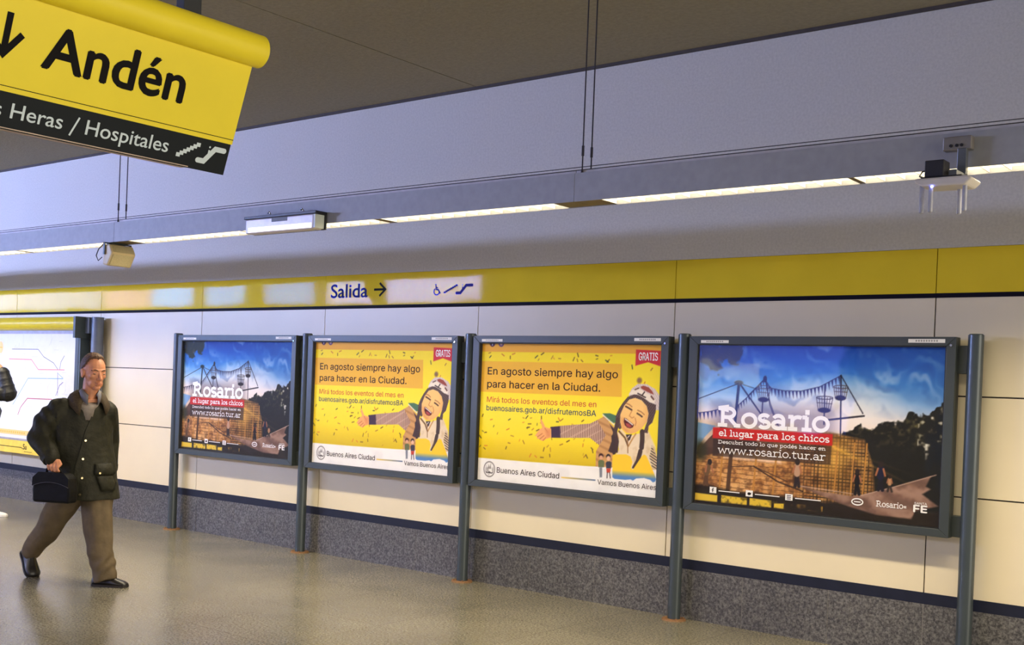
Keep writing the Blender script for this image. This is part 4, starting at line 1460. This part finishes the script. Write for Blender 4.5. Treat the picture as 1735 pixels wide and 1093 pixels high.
an = empty('wireless_antenna', (8.350, -1.571, 2.813))
an.scale = (1.10, 1.10, 1.10)
tag(an, 'white antenna plate with four clear tubes under the light trough, upper right', 'antenna')
jb = MB().box(-.065, .055, -.045, -.001, .0, .058).build('junction_box', mat('steel_box', (150, 144, 138), 0.4, metal=.6, noise=.06), an, bevel=.004)
kk = MB()
for a_, b_ in ((-.03, .018), (-.005, .018), (.015, .018)):
    kk.cone((a_, -.045, b_), (a_, -.049, b_), .007, .007, 10)
kk.build('knockout', m_blk, jb)
MB().box(.0, .038, -.052, -.020, -.11, .004).box(.0, .034, -.16, -.022, -.138, -.106).build('arm', mat('steel_arm', (122, 126, 132), 0.35, metal=.7), an, bevel=.003)
MB().box(-.090, -.010, -.19, -.11, -.138, -.066).build('radio_unit', mat('black_radio', (38, 36, 40), 0.5), an, bevel=.004)
MB().box(-.10, .07, -.205, -.095, -.146, -.138).build('mount_plate', m_blk, an, bevel=.003)
pl = MB()
pl.prism([(-.122, -.146), (.100, -.146), (.118, -.160), (.090, -.186), (-.085, -.182), (-.120, -.164)], -.225, -.085)
pl.build('antenna_plate', mat('white_antenna_plastic', (214, 206, 196), 0.35, noise=.02), an, bevel=.012)
m_tube = mat('clear_tube', (196, 196, 206), 0.08, noise=.05, scale=30)
m_tube.node_tree.nodes['Principled BSDF'].inputs['Transmission Weight'].default_value = 0.3
for x_, y_ in ((-.093, -.200), (-.052, -.210), (.038, -.12), (.082, -.195)):
    MB().cone((x_, y_, -.285), (x_, y_, -.175), .0095, .0095, 16).ell((x_, y_, -.285), (.0095, .0095, .007)).build('tube', m_tube, an)
MB().ell((-.045, -.222, -.184), (.006, .006, .005)).build('indicator_lamp', mat('blue_led', (90, 110, 255), .3, emit=(110, 120, 255), estr=14.0), an)
MB().tube([(-.09, -.15, -.142), (-.12, -.16, -.125), (-.112, -.15, -.105), (-.09, -.15, -.10)], .0035, 8).build('cable', m_blk, an)

# ------------------------------------------------------------------ people
AZ = math.radians(38.31)
m_skin = mat('skin', (206, 140, 104), 0.5, noise=0.05, scale=30)
m_lip = mat('lips', (168, 92, 78), 0.5)
m_hair = mat('brown_hair', (88, 58, 36), 0.6, noise=0.22, scale=90, bump=.006, bscale=120)
m_jacket = mat('waxed_olive_cotton', (40, 39, 29), 0.6, spec=.2, noise=0.14, scale=14, bump=.012, bscale=16)
m_cord = mat('brown_corduroy', (62, 48, 28), 0.8, noise=0.15, scale=80)
m_trouser = mat('khaki_trousers', (94, 81, 62), 0.8, spec=.2, noise=0.10, scale=10, bump=.012, bscale=9)
m_shoe = mat('black_leather', (24, 21, 20), 0.35, noise=0.08)
m_sole = mat('dark_sole', (36, 30, 28), 0.7)
m_shirt = mat('grey_shirt', (128, 118, 112), 0.7, noise=0.06, scale=40)
m_white = mat('slate_collar', (112, 110, 118), 0.7)
m_brass = mat('brass_stud', (226, 208, 160), 0.25, metal=.9)
m_bag = mat('black_bag', (9, 9, 10), 0.6, spec=.2, noise=0.1, scale=30, bump=.003)
V = Vector


def head_frame(c, f, tilt, k):
    f = V((f[0], f[1], 0)).normalized()
    s = V((-f.y, f.x, 0))
    u = V((0, 0, 1))
    f2 = f * math.cos(tilt) - u * math.sin(tilt)
    u2 = u * math.cos(tilt) + f * math.sin(tilt)
    R = Matrix((f2, s, u2)).transposed()
    c = V(c)
    return (lambda a, b, d: c + R @ V((a, b, d)) * k), R


def add_head(m, hp, R, k):
    def E(c, r):
        m.ell(hp(*c), [x * k for x in r], R, 20, 14)
    E((-.012, 0, .030), (.098, .077, .092))
    E((.018, 0, .000), (.072, .069, .085))
    E((.026, 0, -.052), (.058, .052, .060))
    E((.060, 0, -.097), (.026, .027, .020))
    E((.044, .032, -.070), (.026, .017, .028))
    E((.044, -.032, -.070), (.026, .017, .028))
    E((.072, 0, .026), (.018, .054, .013))
    for b in (-1, 1):
        E((.056, .040 * b, -.016), (.024, .021, .020))
        E((.071, .032 * b, .004), (.012, .017, .010))
        E((-.004, .079 * b, -.006), (.019, .009, .033))
        E((-.012, .084 * b, .008), (.012, .007, .018))
        E((.093, .012 * b, -.035), (.011, .009, .009))
    m.chain([(hp(.082, 0, .014), .010 * k), (hp(.098, 0, -.012), .011 * k), (hp(.110, 0, -.031), .012 * k)])
    E((.084, 0, -.060), (.011, .024, .0075))
    E((.082, 0, -.074), (.011, .020, .008))


def add_hair(name, hp, R, k, parent, line, m):
    """a cap of hair over the skull; line(a, d) is true where hair grows"""
    nu, nv = 56, 36
    rr = random.Random(9)
    q = MB()
    v = []
    for j in range(nv + 1):
        ph = PI * j / nv - PI / 2
        for i in range(nu):
            t = 2 * PI * i / nu
            n = V((math.cos(ph) * math.cos(t), math.cos(ph) * math.sin(t), math.sin(ph)))
            a, b, d = -.012 + .098 * n.x, .077 * n.y, .030 + .092 * n.z
            g = line(a, b, d)
            sc = (1.075 + rr.uniform(-.02, .03)) if g > 0 else .90
            if g > 0:
                sc += .13 * max(0, n.z) ** 2
            v.append(hp(-.012 + .098 * n.x * sc, .077 * n.y * sc, .030 + .092 * n.z * sc))
    f = []
    for j in range(nv):
        for i in range(nu):
            f.append((j * nu + i, j * nu + (i + 1) % nu, (j + 1) * nu + (i + 1) % nu, (j + 1) * nu + i))
    q.add(v, f, True)
    return q.build(name, m, parent)


def add_face_parts(hp, R, k, parent):
    for b in (-1, 1):
        q = MB().ell(hp(.0795, .032 * b, .0015), (.0050 * k, .0135 * k, .0042 * k), R, 12, 8)
        q.build('eye', mat('dark_eye', (44, 30, 26), 0.3), parent)
        e = MB().chain([(hp(.086, .014 * b, .024), .0036 * k), (hp(.0855, .032 * b, .030), .0038 * k), (hp(.070, .054 * b, .024), .0028 * k)])
        e.build('eyebrow', mat('eyebrow_hair', (70, 46, 34), 0.7), parent)
    q = MB().ell(hp(.0935, 0, -.0665), (.004 * k, .020 * k, .0022 * k), R, 12, 8)
    q.build('mouth', m_lip, parent)


def ring(c, a, b, side, fwd, n=28, sq=1.0):
    out = []
    for i in range(n):
        t = 2 * PI * i / n
        ct, st = math.cos(t), math.sin(t)
        ct, st = math.copysign(abs(ct) ** sq, ct), math.copysign(abs(st) ** sq, st)
        out.append(V(c) + side * (a * ct) + fwd * (b * st))
    return out


def fist(m, c, A, out, up, k=1.0, side=1):
    """hand closed round a grip that runs along A; `out` points away from the palm's back"""
    c, A, out, up = V(c), V(A).normalized(), V(out).normalized(), V(up).normalized()

    def P(a, o, u):
        return c + A * (a * k) + out * (o * k) + up * (u * k)
    R = Matrix((A, out, up)).transposed()
    m.ell(P(0, -.002, .020), (.043 * k, .020 * k, .034 * k), R)
    for i, (a, ln) in enumerate(((.035, .95), (.0125, 1.05), (-.0105, 1.0), (-.033, .85))):
        m.chain([(P(a * .9, .008, .014), .0100 * k), (P(a, .027 * ln, -.008), .0092 * k), (P(a, .022 * ln, -.034 * ln), .0084 * k), (P(a, -.004, -.042 * ln), .0078 * k)])
    m.chain([(P(.030 * side, -.012, .030), .0130 * k), (P(.050 * side, .004, .012), .0115 * k), (P(.040 * side, .024, -.006), .0098 * k)])


def open_hand(m, c, d, palm, k=1.0):
    """relaxed hand hanging along d, fingers slightly curled towards `palm`"""
    c, d, palm = V(c), V(d).normalized(), V(palm).normalized()
    w = d.cross(palm).normalized()

    def P(a, b, g):
        return c + w * (a * k) + d * (b * k) + palm * (g * k)
    R = Matrix((w, palm, d)).transposed()
    m.ell(P(0, .045, 0), (.041 * k, .018 * k, .052 * k), R)
    for a, L in ((.030, .066), (.010, .076), (-.010, .070), (-.029, .054)):
        m.chain([(P(a * .9, .080, .0), .0105 * k), (P(a, .080 + L * .5, .010), .0095 * k), (P(a, .080 + L * .85, .026), .0085 * k), (P(a, .080 + L, .040), .0075 * k)])
    m.chain([(P(.030, .020, .004), .0130 * k), (P(.054, .050, .014), .0112 * k), (P(.056, .082, .024), .0095 * k)])


def add_shoe(name, heel, toe, lift, parent, mats, k=1.0):
    """shoe from heel to toe on the sole plane; lift raises the heel"""
    h, t = V(heel), V(toe)
    d = (t - h)
    L = d.length
    d.normalize()
    side = V((0, 0, 1)).cross(d).normalized()
    up = d.cross(side)
    root_m = MB()
    key = np.array([(.00, .010, .040), (.005, .020, .054), (.016, .029, .066), (.04, .033, .076), (.09, .034, .084), (.13, .036, .081), (.17, .040, .066), (.21, .044, .052), (.245, .043, .043), (.265, .038, .037), (.278, .029, .031), (.285, .019, .026), (.288, .008, .021)])
    ss = np.unique(np.r_[np.linspace(0, .288, 22), key[:, 0]])
    secs = [(q, np.interp(q, key[:, 0], key[:, 1]), np.interp(q, key[:, 0], key[:, 2]), 0) for q in ss]
    rings = []
    for s_, w, z, _ in secs:
        s2 = s_ / .288 * L
        rings.append([h + d * s2 + side * (w * k * math.cos(a)) + up * (max(-.0, math.sin(a)) * (z - .014) * k + .014 * k) for a in np.linspace(0, 2 * PI, 20, endpoint=False)])
    root_m.loft(rings)
    o = root_m.build(name, mats[0], parent)
    sm = MB()
    r2 = []
    for s_, w, z, _ in secs:
        s2 = s_ / .288 * L
        w2 = (w + .003) * k
        r2.append([h + d * s2 + side * w2 + up * .0, h + d * s2 + side * w2 + up * .015 * k, h + d * s2 - side * w2 + up * .015 * k, h + d * s2 - side * w2 + up * .0])
    sm.loft(r2, smooth=False)
    sm.build('sole', mats[1], o)
    return o


# ---- the walking man (local x = along the picture's lateral, y = away from the viewpoint, z up)
O_MAN = (2.08, -2.33)
HC, HF, HK, HT = (.106, -.03, 1.600), (.74, -.67), 1.09, .12
hp, HR = head_frame(HC, HF, HT, HK)
fw = V((.60, -.80, 0))               # where the chest faces
sd = V((.80, .60, 0))                # his left
SHR, ELR, HAR = V((-.128, -.115, 1.325)), V((-.232, -.19, 1.085)), V((-.060, -.30, .905))
SHL, ELL, HAL = V((.185, .10, 1.325)), V((.150, .25, 1.07)), V((.170, .21, .80))

b = MB()
add_head(b, hp, HR, HK)
b.chain([(hp(-.018, 0, -.06), .058), (V((.070, .0, 1.40)), .060)])
b.loft([ring((.07, .0, 1.40), .10, .075, sd, fw), ring((.035, .0, 1.31), .150, .085, sd, fw), ring((.035, .0, 1.20), .165, .110, sd, fw), ring((.06, .0, 1.0), .150, .105, sd, fw), ring((.085, .01, .85), .165, .115, sd, fw), ring((.09, .01, .72), .150, .10, sd, fw)])
b.chain([(SHR + V((.03, .02, -.03)), .050), (ELR, .042), (HAR + V((-.03, .02, .045)), .030)])
b.chain([(SHL + V((-.03, -.02, -.03)), .050), (ELL, .042), (HAL + V((0, 0, .03)), .030)])
fist(b, HAR, (.97, -.22, -.05), (-.22, -.97, 0), (-.25, .10, .96), 1.14, 1)
open_hand(b, HAL, (.1, -.1, -1), (-.7, -.6, 0), 1.0)
LEGR = [V((.02, .00, .74)), V((-0.123,0.02,0.569)), V((-0.258,0.09,0.359)), V((-0.392,0.15,0.185)), V((-0.422,0.17,0.139))]
LEGR_T = LEGR[:3] + [V((-0.337,0.12,0.274)), V((-0.401,0.16,0.192))]
LEGL = [V((.165, .03, .74)), V((0.163,-0.02,0.584)), V((0.204,-0.09,0.414)), V((0.246,-0.14,0.252)), V((0.299,-0.17,0.067))]
for L in (LEGR, LEGL):
    b.chain([(L[0], .085), (L[1], .078), (L[2], .058), (L[3], .048), (L[4], .036)])
b.chain([(LEGR[4], .034), (V((-0.416,0.17,0.089)), .026), (V((-0.374,0.13,0.041)), .018)])
b.chain([(LEGL[4], .036), (V((.262, -.172, .045)), .026), (V((.40, -.182, .024)), .016)])
man = b.remesh('person', [m_skin], None, .0040, 4)
man.location = (O_MAN[0], O_MAN[1], 0)
man.rotation_euler = (0, 0, AZ)
tag(man, 'man in olive waxed jacket and khaki trousers striding right with a black bag', 'person')
add_face_parts(hp, HR, HK, man)


def hairline(a, b_, d):
    top = .020 + .012 * math.cos(b_ * 40)
    if d > .075:
        return .5 if a < .052 - abs(b_) * .5 else -1
    if d > .035:
        return .3 if a < .004 + (d - .035) * .55 - max(0, .05 - abs(b_)) * .2 else -1
    if d > -.030:
        return .15 if a < -.012 else -1
    return .1 if (a < -.035 and d > -.055) else -1


add_hair('hair', hp, HR, HK, man, hairline, m_hair)

# jacket: torso and both sleeves in one piece
j = MB()
j.loft([ring((.056, .012, 1.392), .070, .050, sd, fw), ring((.045, .00, 1.368), .150, .090, sd, fw), ring((.033, .0, 1.32), .214, .125, sd, fw), ring((.018, .0, 1.20), .234, .150, sd, fw),
        ring((.020, .0, 1.05), .240, .162, sd, fw), ring((.050, .0, .90), .232, .167, sd, fw), ring((.082, .0, .76), .226, .172, sd, fw), ring((.098, .0, .635), .226, .180, sd, fw)])
j.chain([(SHR + V((.02, .02, -.015)), .096), (SHR * .55 + ELR * .45 + V((-.012, 0, .008)), .092), (ELR, .080)])
j.chain([(ELR, .080), (ELR * .45 + HAR * .55 + V((0, 0, .02)), .072), (HAR + V((-.035, .022, .052)), .064)])
j.chain([(SHL + V((-.02, -.01, -.02)), .090), (ELL, .076), (HAL + V((-.01, .01, .05)), .062)])
jk = j.remesh('jacket', [m_jacket], man, .0070, 8)
# folds: cloth pushed in and out along seams of pull
me = jk.data
nrm = [v.normal.copy() for v in me.vertices]
for v, n in zip(me.vertices, nrm):
    p_ = v.co
    arm = p_.x < -.10 or (p_ - ELR).length < .12
    f_ = math.sin(p_.z * 46 + p_.x * 38 + 1.5 * math.sin(p_.x * 20 + p_.y * 14)) * .0055 if arm else math.sin(p_.x * 34 - p_.z * 7 + 1.3 * math.sin(p_.z * 11)) * .0042
    v.co = p_ + n * f_
me.update()

from mathutils.bvhtree import BVHTree
bvh = BVHTree.FromPolygons([v.co for v in jk.data.vertices], [tuple(q.vertices) for q in jk.data.polygons])


def on_jacket(u, z, off=0.0, bias=.02):
    """front surface of the jacket at lateral u and height z"""
    h, n, i, d = bvh.ray_cast(V((u, -1.2, z)), V((0, 1, 0)))
    if h is None:
        h, n, i, d = bvh.find_nearest(V((u, -.1, z)))
    return h + n * off, n


def strap(pts, wd, th, name, m, parent, off=.002):
    """narrow strip laid on the jacket through (u, z) points"""
    q = MB()
    rows = []
    P = [on_jacket(u, z, off) for u, z in pts]
    for i, (p_, n) in enumerate(P):
        t_ = (P[min(i + 1, len(P) - 1)][0] - P[max(i - 1, 0)][0]).normalized()
        s_ = t_.cross(n).normalized()
        rows.append([p_ + s_ * wd / 2, p_ + s_ * wd / 2 + n * th, p_ - s_ * wd / 2 + n * th, p_ - s_ * wd / 2])
    q.loft(rows, smooth=False)
    return q.build(name, m, parent)


def uz(t_):
    return (t_[0], t_[2])


strap([uz(q) for q in ((0.138,-0.15,1.26), (0.115,-0.15,1.152), (0.096,-0.17,1.019), (0.074,-0.17,0.894), (0.06,-0.17,0.782), (0.056,-0.17,0.645))], .045, .005, 'front_placket', m_jacket, jk)
for q in ((0.103,-0.16,1.086), (0.097,-0.16,0.948), (0.038,-0.16,0.807), (0.1,-0.16,0.805), (0.095,-0.16,0.681)):
    p_, n = on_jacket(q[0], q[2], .006)
    MB().cone(p_, p_ + n * .006, .0095, .008, 12).build('stud', m_brass, jk)


def flap_pocket(tl, tr, br, bl, drop, name):
    q = MB()
    g = []
    for r_ in range(7):
        row = []
        for c_ in range(9):
            a, d = c_ / 8, r_ / 6
            u = (tl[0] * (1 - a) + tr[0] * a) * (1 - d) + (bl[0] * (1 - a) + br[0] * a) * d
            z = (tl[1] * (1 - a) + tr[1] * a) * (1 - d) + (bl[1] * (1 - a) + br[1] * a) * d
            p_, n = on_jacket(u, z)
            bulge = drop * math.sin(PI * min(1, .12 + .76 * a)) * math.sin(PI * min(1, .15 + .7 * d))
            row.append(p_ + n * (.002 + bulge))
        g.append(row)
    q.add([p_ for row in g for p_ in row], [(r_ * 9 + c_, r_ * 9 + c_ + 1, r_ * 9 + c_ + 10, r_ * 9 + c_ + 9) for r_ in range(6) for c_ in range(8)], True)
    o = q.build(name, m_jacket, jk, recalc=False)
    s_ = o.modifiers.new('thick', 'SOLIDIFY')
    s_.thickness = .006
    s_.offset = 0
    return o


m1 = [uz(q) for q in ((0.184,-0.1,0.822), (0.278,-0.05,0.822), (0.287,-0.05,0.705), (0.224,-0.1,0.707))]
flap_pocket(*m1, .024, 'hip_pocket')
m2 = [uz(q) for q in ((0.167,-0.1,0.911), (0.266,-0.05,0.911), (0.283,-0.05,0.822), (0.175,-0.1,0.826))]
fl_ = flap_pocket(*m2, .030, 'pocket_flap')
p_, n = on_jacket(*uz((0.199,-0.1,0.836)), .034)
MB().cone(p_, p_ + n * .005, .0095, .008, 12).build('stud', m_brass, fl_)
m3 = [uz(q) for q in ((-0.029,-0.15,0.831), (0.042,-0.15,0.834), (0.043,-0.15,0.678), (-0.015,-0.15,0.675))]
flap_pocket(*m3, .016, 'hip_pocket')
# cuffs
for a_, b_ in ((ELR, HAR + V((-.035, .022, .052))), (ELL, HAL + V((-.01, .01, .05)))):
    d_ = (b_ - a_).normalized()
    MB().cone(b_ - d_ * .035, b_ + d_ * .012, .069, .066, 24).build('cuff', m_jacket, jk)

# shirt and collars: open neck, corduroy collar folded outwards
s_ = MB()
s_.loft([ring((.076, -.034, 1.398), .068, .066, sd, fw), ring((.072, -.038, 1.375), .086, .082, sd, fw), ring((.060, -.045, 1.33), .085, .085, sd, fw), ring((.065, -.055, 1.24), .060, .080, sd, fw)])
so = s_.build('shirt', m_shirt, man)
for v in so.data.vertices:            # open neck: the front edge dips
    if v.co.z > 1.36:
        v.co.z -= .62 * max(0, (v.co - V((.072, -.036, v.co.z))).dot(fw)) * (1 if v.co.z > 1.385 else .55)
so.data.update()


def collar(name, cx, r_in, z_in, r_out, z_out, a0, a1, m, parent, th=.008, dip=.0):
    q = MB()
    rows = []
    for i in range(25):
        t = math.radians(a0 + (a1 - a0) * i / 24)
        d_ = sd * math.cos(t) + fw * math.sin(t)
        e = dip * max(0, math.sin(t)) ** 2
        rows.append([V(cx) + d_ * r_in + V((0, 0, z_in - e)), V(cx) + d_ * ((r_in + r_out) / 2 + .006) + V((0, 0, (z_in + z_out) / 2 + .016 - e)), V(cx) + d_ * r_out + V((0, 0, z_out - e * 1.3))])
    q.add([p_ for r_ in rows for p_ in r_], [(i * 3 + k, i * 3 + k + 1, i * 3 + k + 4, i * 3 + k + 3) for i in range(24) for k in range(2)], True)
    o = q.build(name, m, parent, recalc=False)
    s2 = o.modifiers.new('thick', 'SOLIDIFY')
    s2.thickness = th
    s2.offset = 0
    return o


collar('shirt_collar', (.084, -.030, 0), .062, 1.474, .082, 1.412, 115, 420, m_white, man, .005, .055)
collar('corduroy_collar', (.062, -.008, 0), .082, 1.462, .160, 1.364, 126, 410, m_cord, jk, .010, .11)

# trousers
t_ = MB()
for L, r in ((LEGR_T, (.115, .112, .094, .082, .072)), (LEGL, (.118, .118, .108, .094, .086))):
    t_.chain([(p_, q) for p_, q in zip(L[:-1], r)])
    e_ = L[-1] + (L[-1] - L[-2]).normalized() * .03
    t_.cone(L[-2], e_, r[-2], r[-1], 28)          # straight hem over the shoe
t_.loft([ring((.09, .015, .80), .155, .12, sd, fw), ring((.09, .015, .68), .165, .125, sd, fw)])
tr = t_.remesh('trousers', [m_trouser], man, .0075, 7)
for v, n in zip(tr.data.vertices, [v.normal.copy() for v in tr.data.vertices]):
    p_ = v.co
    v.co = p_ + n * (math.sin(p_.x * 52 + p_.y * 30 - p_.z * 9 + 1.6 * math.sin(p_.z * 13)) * .0035 + math.sin(p_.z * 64 - 40 * p_.x + 2 * math.sin(p_.x * 30)) * .0045 * math.exp(-((p_.z - .16) / .09) ** 2))
tr.data.update()
add_shoe('shoe', (0.199,-0.17,0.005)[:2] + (.0,), (0.479,-0.185,0.014)[:2] + (.0,), 0, man, [m_shoe, m_sole], 1.15)
add_shoe('shoe', (-0.484,0.225,0.175), (-0.347,0.09,0.012)[:2] + (-.010,), 0, man, [m_shoe, m_sole], 1.3)

# ---- black bag in his right hand
bagA = V((.97, -.22, 0)).normalized()
bagB = V((.22, .97, 0))
bag = empty('briefcase', (0, 0, 0))
bag.location = (O_MAN[0], O_MAN[1], 0)
bag.rotation_euler = (0, 0, AZ)
tag(bag, 'soft black bag with a curved flap held low in the walking man\'s right hand', 'bag')
BC = HAR + V((.004, -.008, 0))
bx = MB()
R_ = Matrix((bagA, bagB, V((0, 0, 1)))).transposed()


def bp3(a, b_, z):
    return V((BC.x, BC.y, 0)) + bagA * a + bagB * b_ + V((0, 0, z))


prof = [(-.140, .632), (.165, .632), (.170, .72), (.158, .815), (.120, .852), (-.090, .852), (-.132, .815), (-.146, .72)]
bx.add([bp3(a, -.055, z) for a, z in prof] + [bp3(a, .055, z) for a, z in prof],
       [tuple(range(8)), tuple(range(15, 7, -1))] + [(i, i + 8, (i + 1) % 8 + 8, (i + 1) % 8) for i in range(8)])
bx.build('bag_body', m_bag, bag, bevel=.018)
fp = MB()
flp = [(-.138, .815), (-.090, .858), (.120, .858), (.162, .815)] + [(.164 - .304 * k / 10, .785 - .035 * (2 * k / 10 - 1) ** 2) for k in range(11)]
n_ = len(flp)
fp.add([bp3(a, -.064, z) for a, z in flp] + [bp3(a, -.054, z) for a, z in flp], [tuple(range(n_)), tuple(range(2 * n_ - 1, n_ - 1, -1))] + [(i, i + n_, (i + 1) % n_ + n_, (i + 1) % n_) for i in range(n_)])
fp.build('flap', m_bag, bag, bevel=.003)
MB().tube([bp3(.164 - .304 * k / 10, -.0655, .785 - .035 * (2 * k / 10 - 1) ** 2) for k in range(11)], .0022, 6).build('flap_piping', mat('grey_piping', (70, 68, 76), .5), bag)
hz = HAR.z - .018
MB().tube([bp3(-.062, 0, .848), bp3(-.060, 0, hz - .012), bp3(-.045, .0, hz), bp3(.035, .0, hz), bp3(.050, 0, hz - .012), bp3(.052, 0, .848)], .009, 10).build('handle', m_bag, bag)

# ---- the person at the left edge, on the phone beside the map (same local axes)
O_TWO = (-2.108,-0.932)
m_puff = mat('black_quilted_nylon', (20, 21, 23), 0.55, noise=0.12, scale=20, bump=.004, bscale=40)
m_jean = mat('dark_trousers', (34, 32, 40), 0.8, noise=0.08)
m_sneak = mat('white_sneaker', (232, 230, 230), 0.5)
hp2, HR2 = head_frame((-.135, .0, 1.625), (.95, .25), .05, 1.0)
f2, s2 = V((.97, .24, 0)), V((-.24, .97, 0))
SH2, EL2, HA2 = V((-.065, -.19, 1.375)), V((0.295,-0.16,1.336)), V((0.194,-0.14,1.619))
SL2, EL2b, HL2 = V((-.13, .20, 1.375)), V((-.18, .25, 1.10)), V((-.04, .22, .90))
b = MB()
add_head(b, hp2, HR2, 1.0)
b.chain([(hp2(-.018, 0, -.06), .056), (V((-.135, 0, 1.42)), .06)])
b.loft([ring((-.12, 0, 1.42), .10, .075, s2, f2), ring((-.10, 0, 1.36), .185, .10, s2, f2), ring((-.08, 0, 1.15), .165, .12, s2, f2), ring((-.08, 0, .95), .16, .115, s2, f2), ring((-.09, 0, .80), .165, .115, s2, f2)])
b.chain([(SH2, .056), (EL2, .044), (HA2 + V((.02, -.01, -.05)), .030)])
b.chain([(SL2, .056), (EL2b, .044), (HL2 + V((0, 0, .03)), .030)])
open_hand(b, HA2 + V((.02, -.01, -.035)), (-.70, .05, .70), (-.45, .75, -.45), .95)
open_hand(b, HL2, (.3, -.1, -1), (-.5, -.8, 0), 1.0)
LR2 = [V((-.09, -.09, .82)), V((-.03, -.10, .46)), V((.035, -.10, .09))]
LL2 = [V((-.09, .09, .82)), V((-.10, .09, .46)), V((-.14, .09, .09))]
for L in (LR2, LL2):
    b.chain([(L[0], .085), (L[1], .058), (L[2], .038)])
    b.chain([(L[2], .038), (L[2] + V((.06, 0, -.05)), .034), (L[2] + V((.15, .02, -.06)), .024)])
two = b.remesh('person', [m_skin], None, .006, 5)
two.location = (O_TWO[0], O_TWO[1], 0)
two.rotation_euler = (0, 0, AZ)
tag(two, 'person in black quilted jacket and white sneakers with a raised hand at the left edge', 'person')
add_face_parts(hp2, HR2, 1.0, two)
add_hair('hair', hp2, HR2, 1.0, two, lambda a, b_, d: (.3 if (a < .055 and d > .07) or (a < .02 and d > -.01) or (a < -.03 and d > -.06) else -1), mat('dark_hair', (40, 30, 26), .6, noise=.2, scale=90))
j = MB()
zs = np.linspace(1.40, .86, 15)
for i, z in enumerate(zs):             # quilted rings
    k = 1.0 if i else .62
    j.ell((-.09 + .04 * (1.4 - z) / .5, 0, z), (.200 * k, .178 * k, .032), Matrix((s2, f2, V((0, 0, 1)))).transposed(), 24, 8)
j.loft([ring((-.11, 0, 1.41), .11, .09, s2, f2), ring((-.10, 0, 1.35), .19, .13, s2, f2), ring((-.06, 0, 1.14), .19, .205, s2, f2), ring((-.07, 0, .84), .19, .15, s2, f2)])
for a_, b_, r0, r1 in ((SH2, EL2, .100, .094), (EL2, HA2 + V((.035, -.01, -.06)), .094, .068), (SL2, EL2b, .092, .078), (EL2b, HL2 + V((0, 0, .05)), .078, .06)):
    d_ = (b_ - a_)
    n_ = max(3, int(d_.length / .06))
    j.capsule(a_, b_, r0 * .93, r1 * .93)
    R3 = d_.to_track_quat('Z', 'Y').to_matrix()
    for i in range(n_ + 1):
        r_ = r0 + (r1 - r0) * i / n_
        j.ell(a_ + d_ * (i / n_), (r_, r_, .042), R3, 18, 8)
j.remesh('jacket', [m_puff], two, .0070, 3)
t_ = MB()
for L in (LR2, LL2):
    t_.chain([(L[0], .105), (L[1], .085), (L[2], .070)])
t_.loft([ring((-.085, 0, .90), .16, .12, s2, f2), ring((-.085, 0, .78), .17, .125, s2, f2)])
t_.remesh('trousers', [m_jean], two, .009, 5)
add_shoe('shoe', (-.03, -.10, 0), (0.304,-0.09,0.028)[:2] + (0,), 0, two, [m_sneak, m_sneak])
add_shoe('shoe', (-.21, .09, 0), (.07, .12, 0), 0, two, [m_sneak, m_sneak])
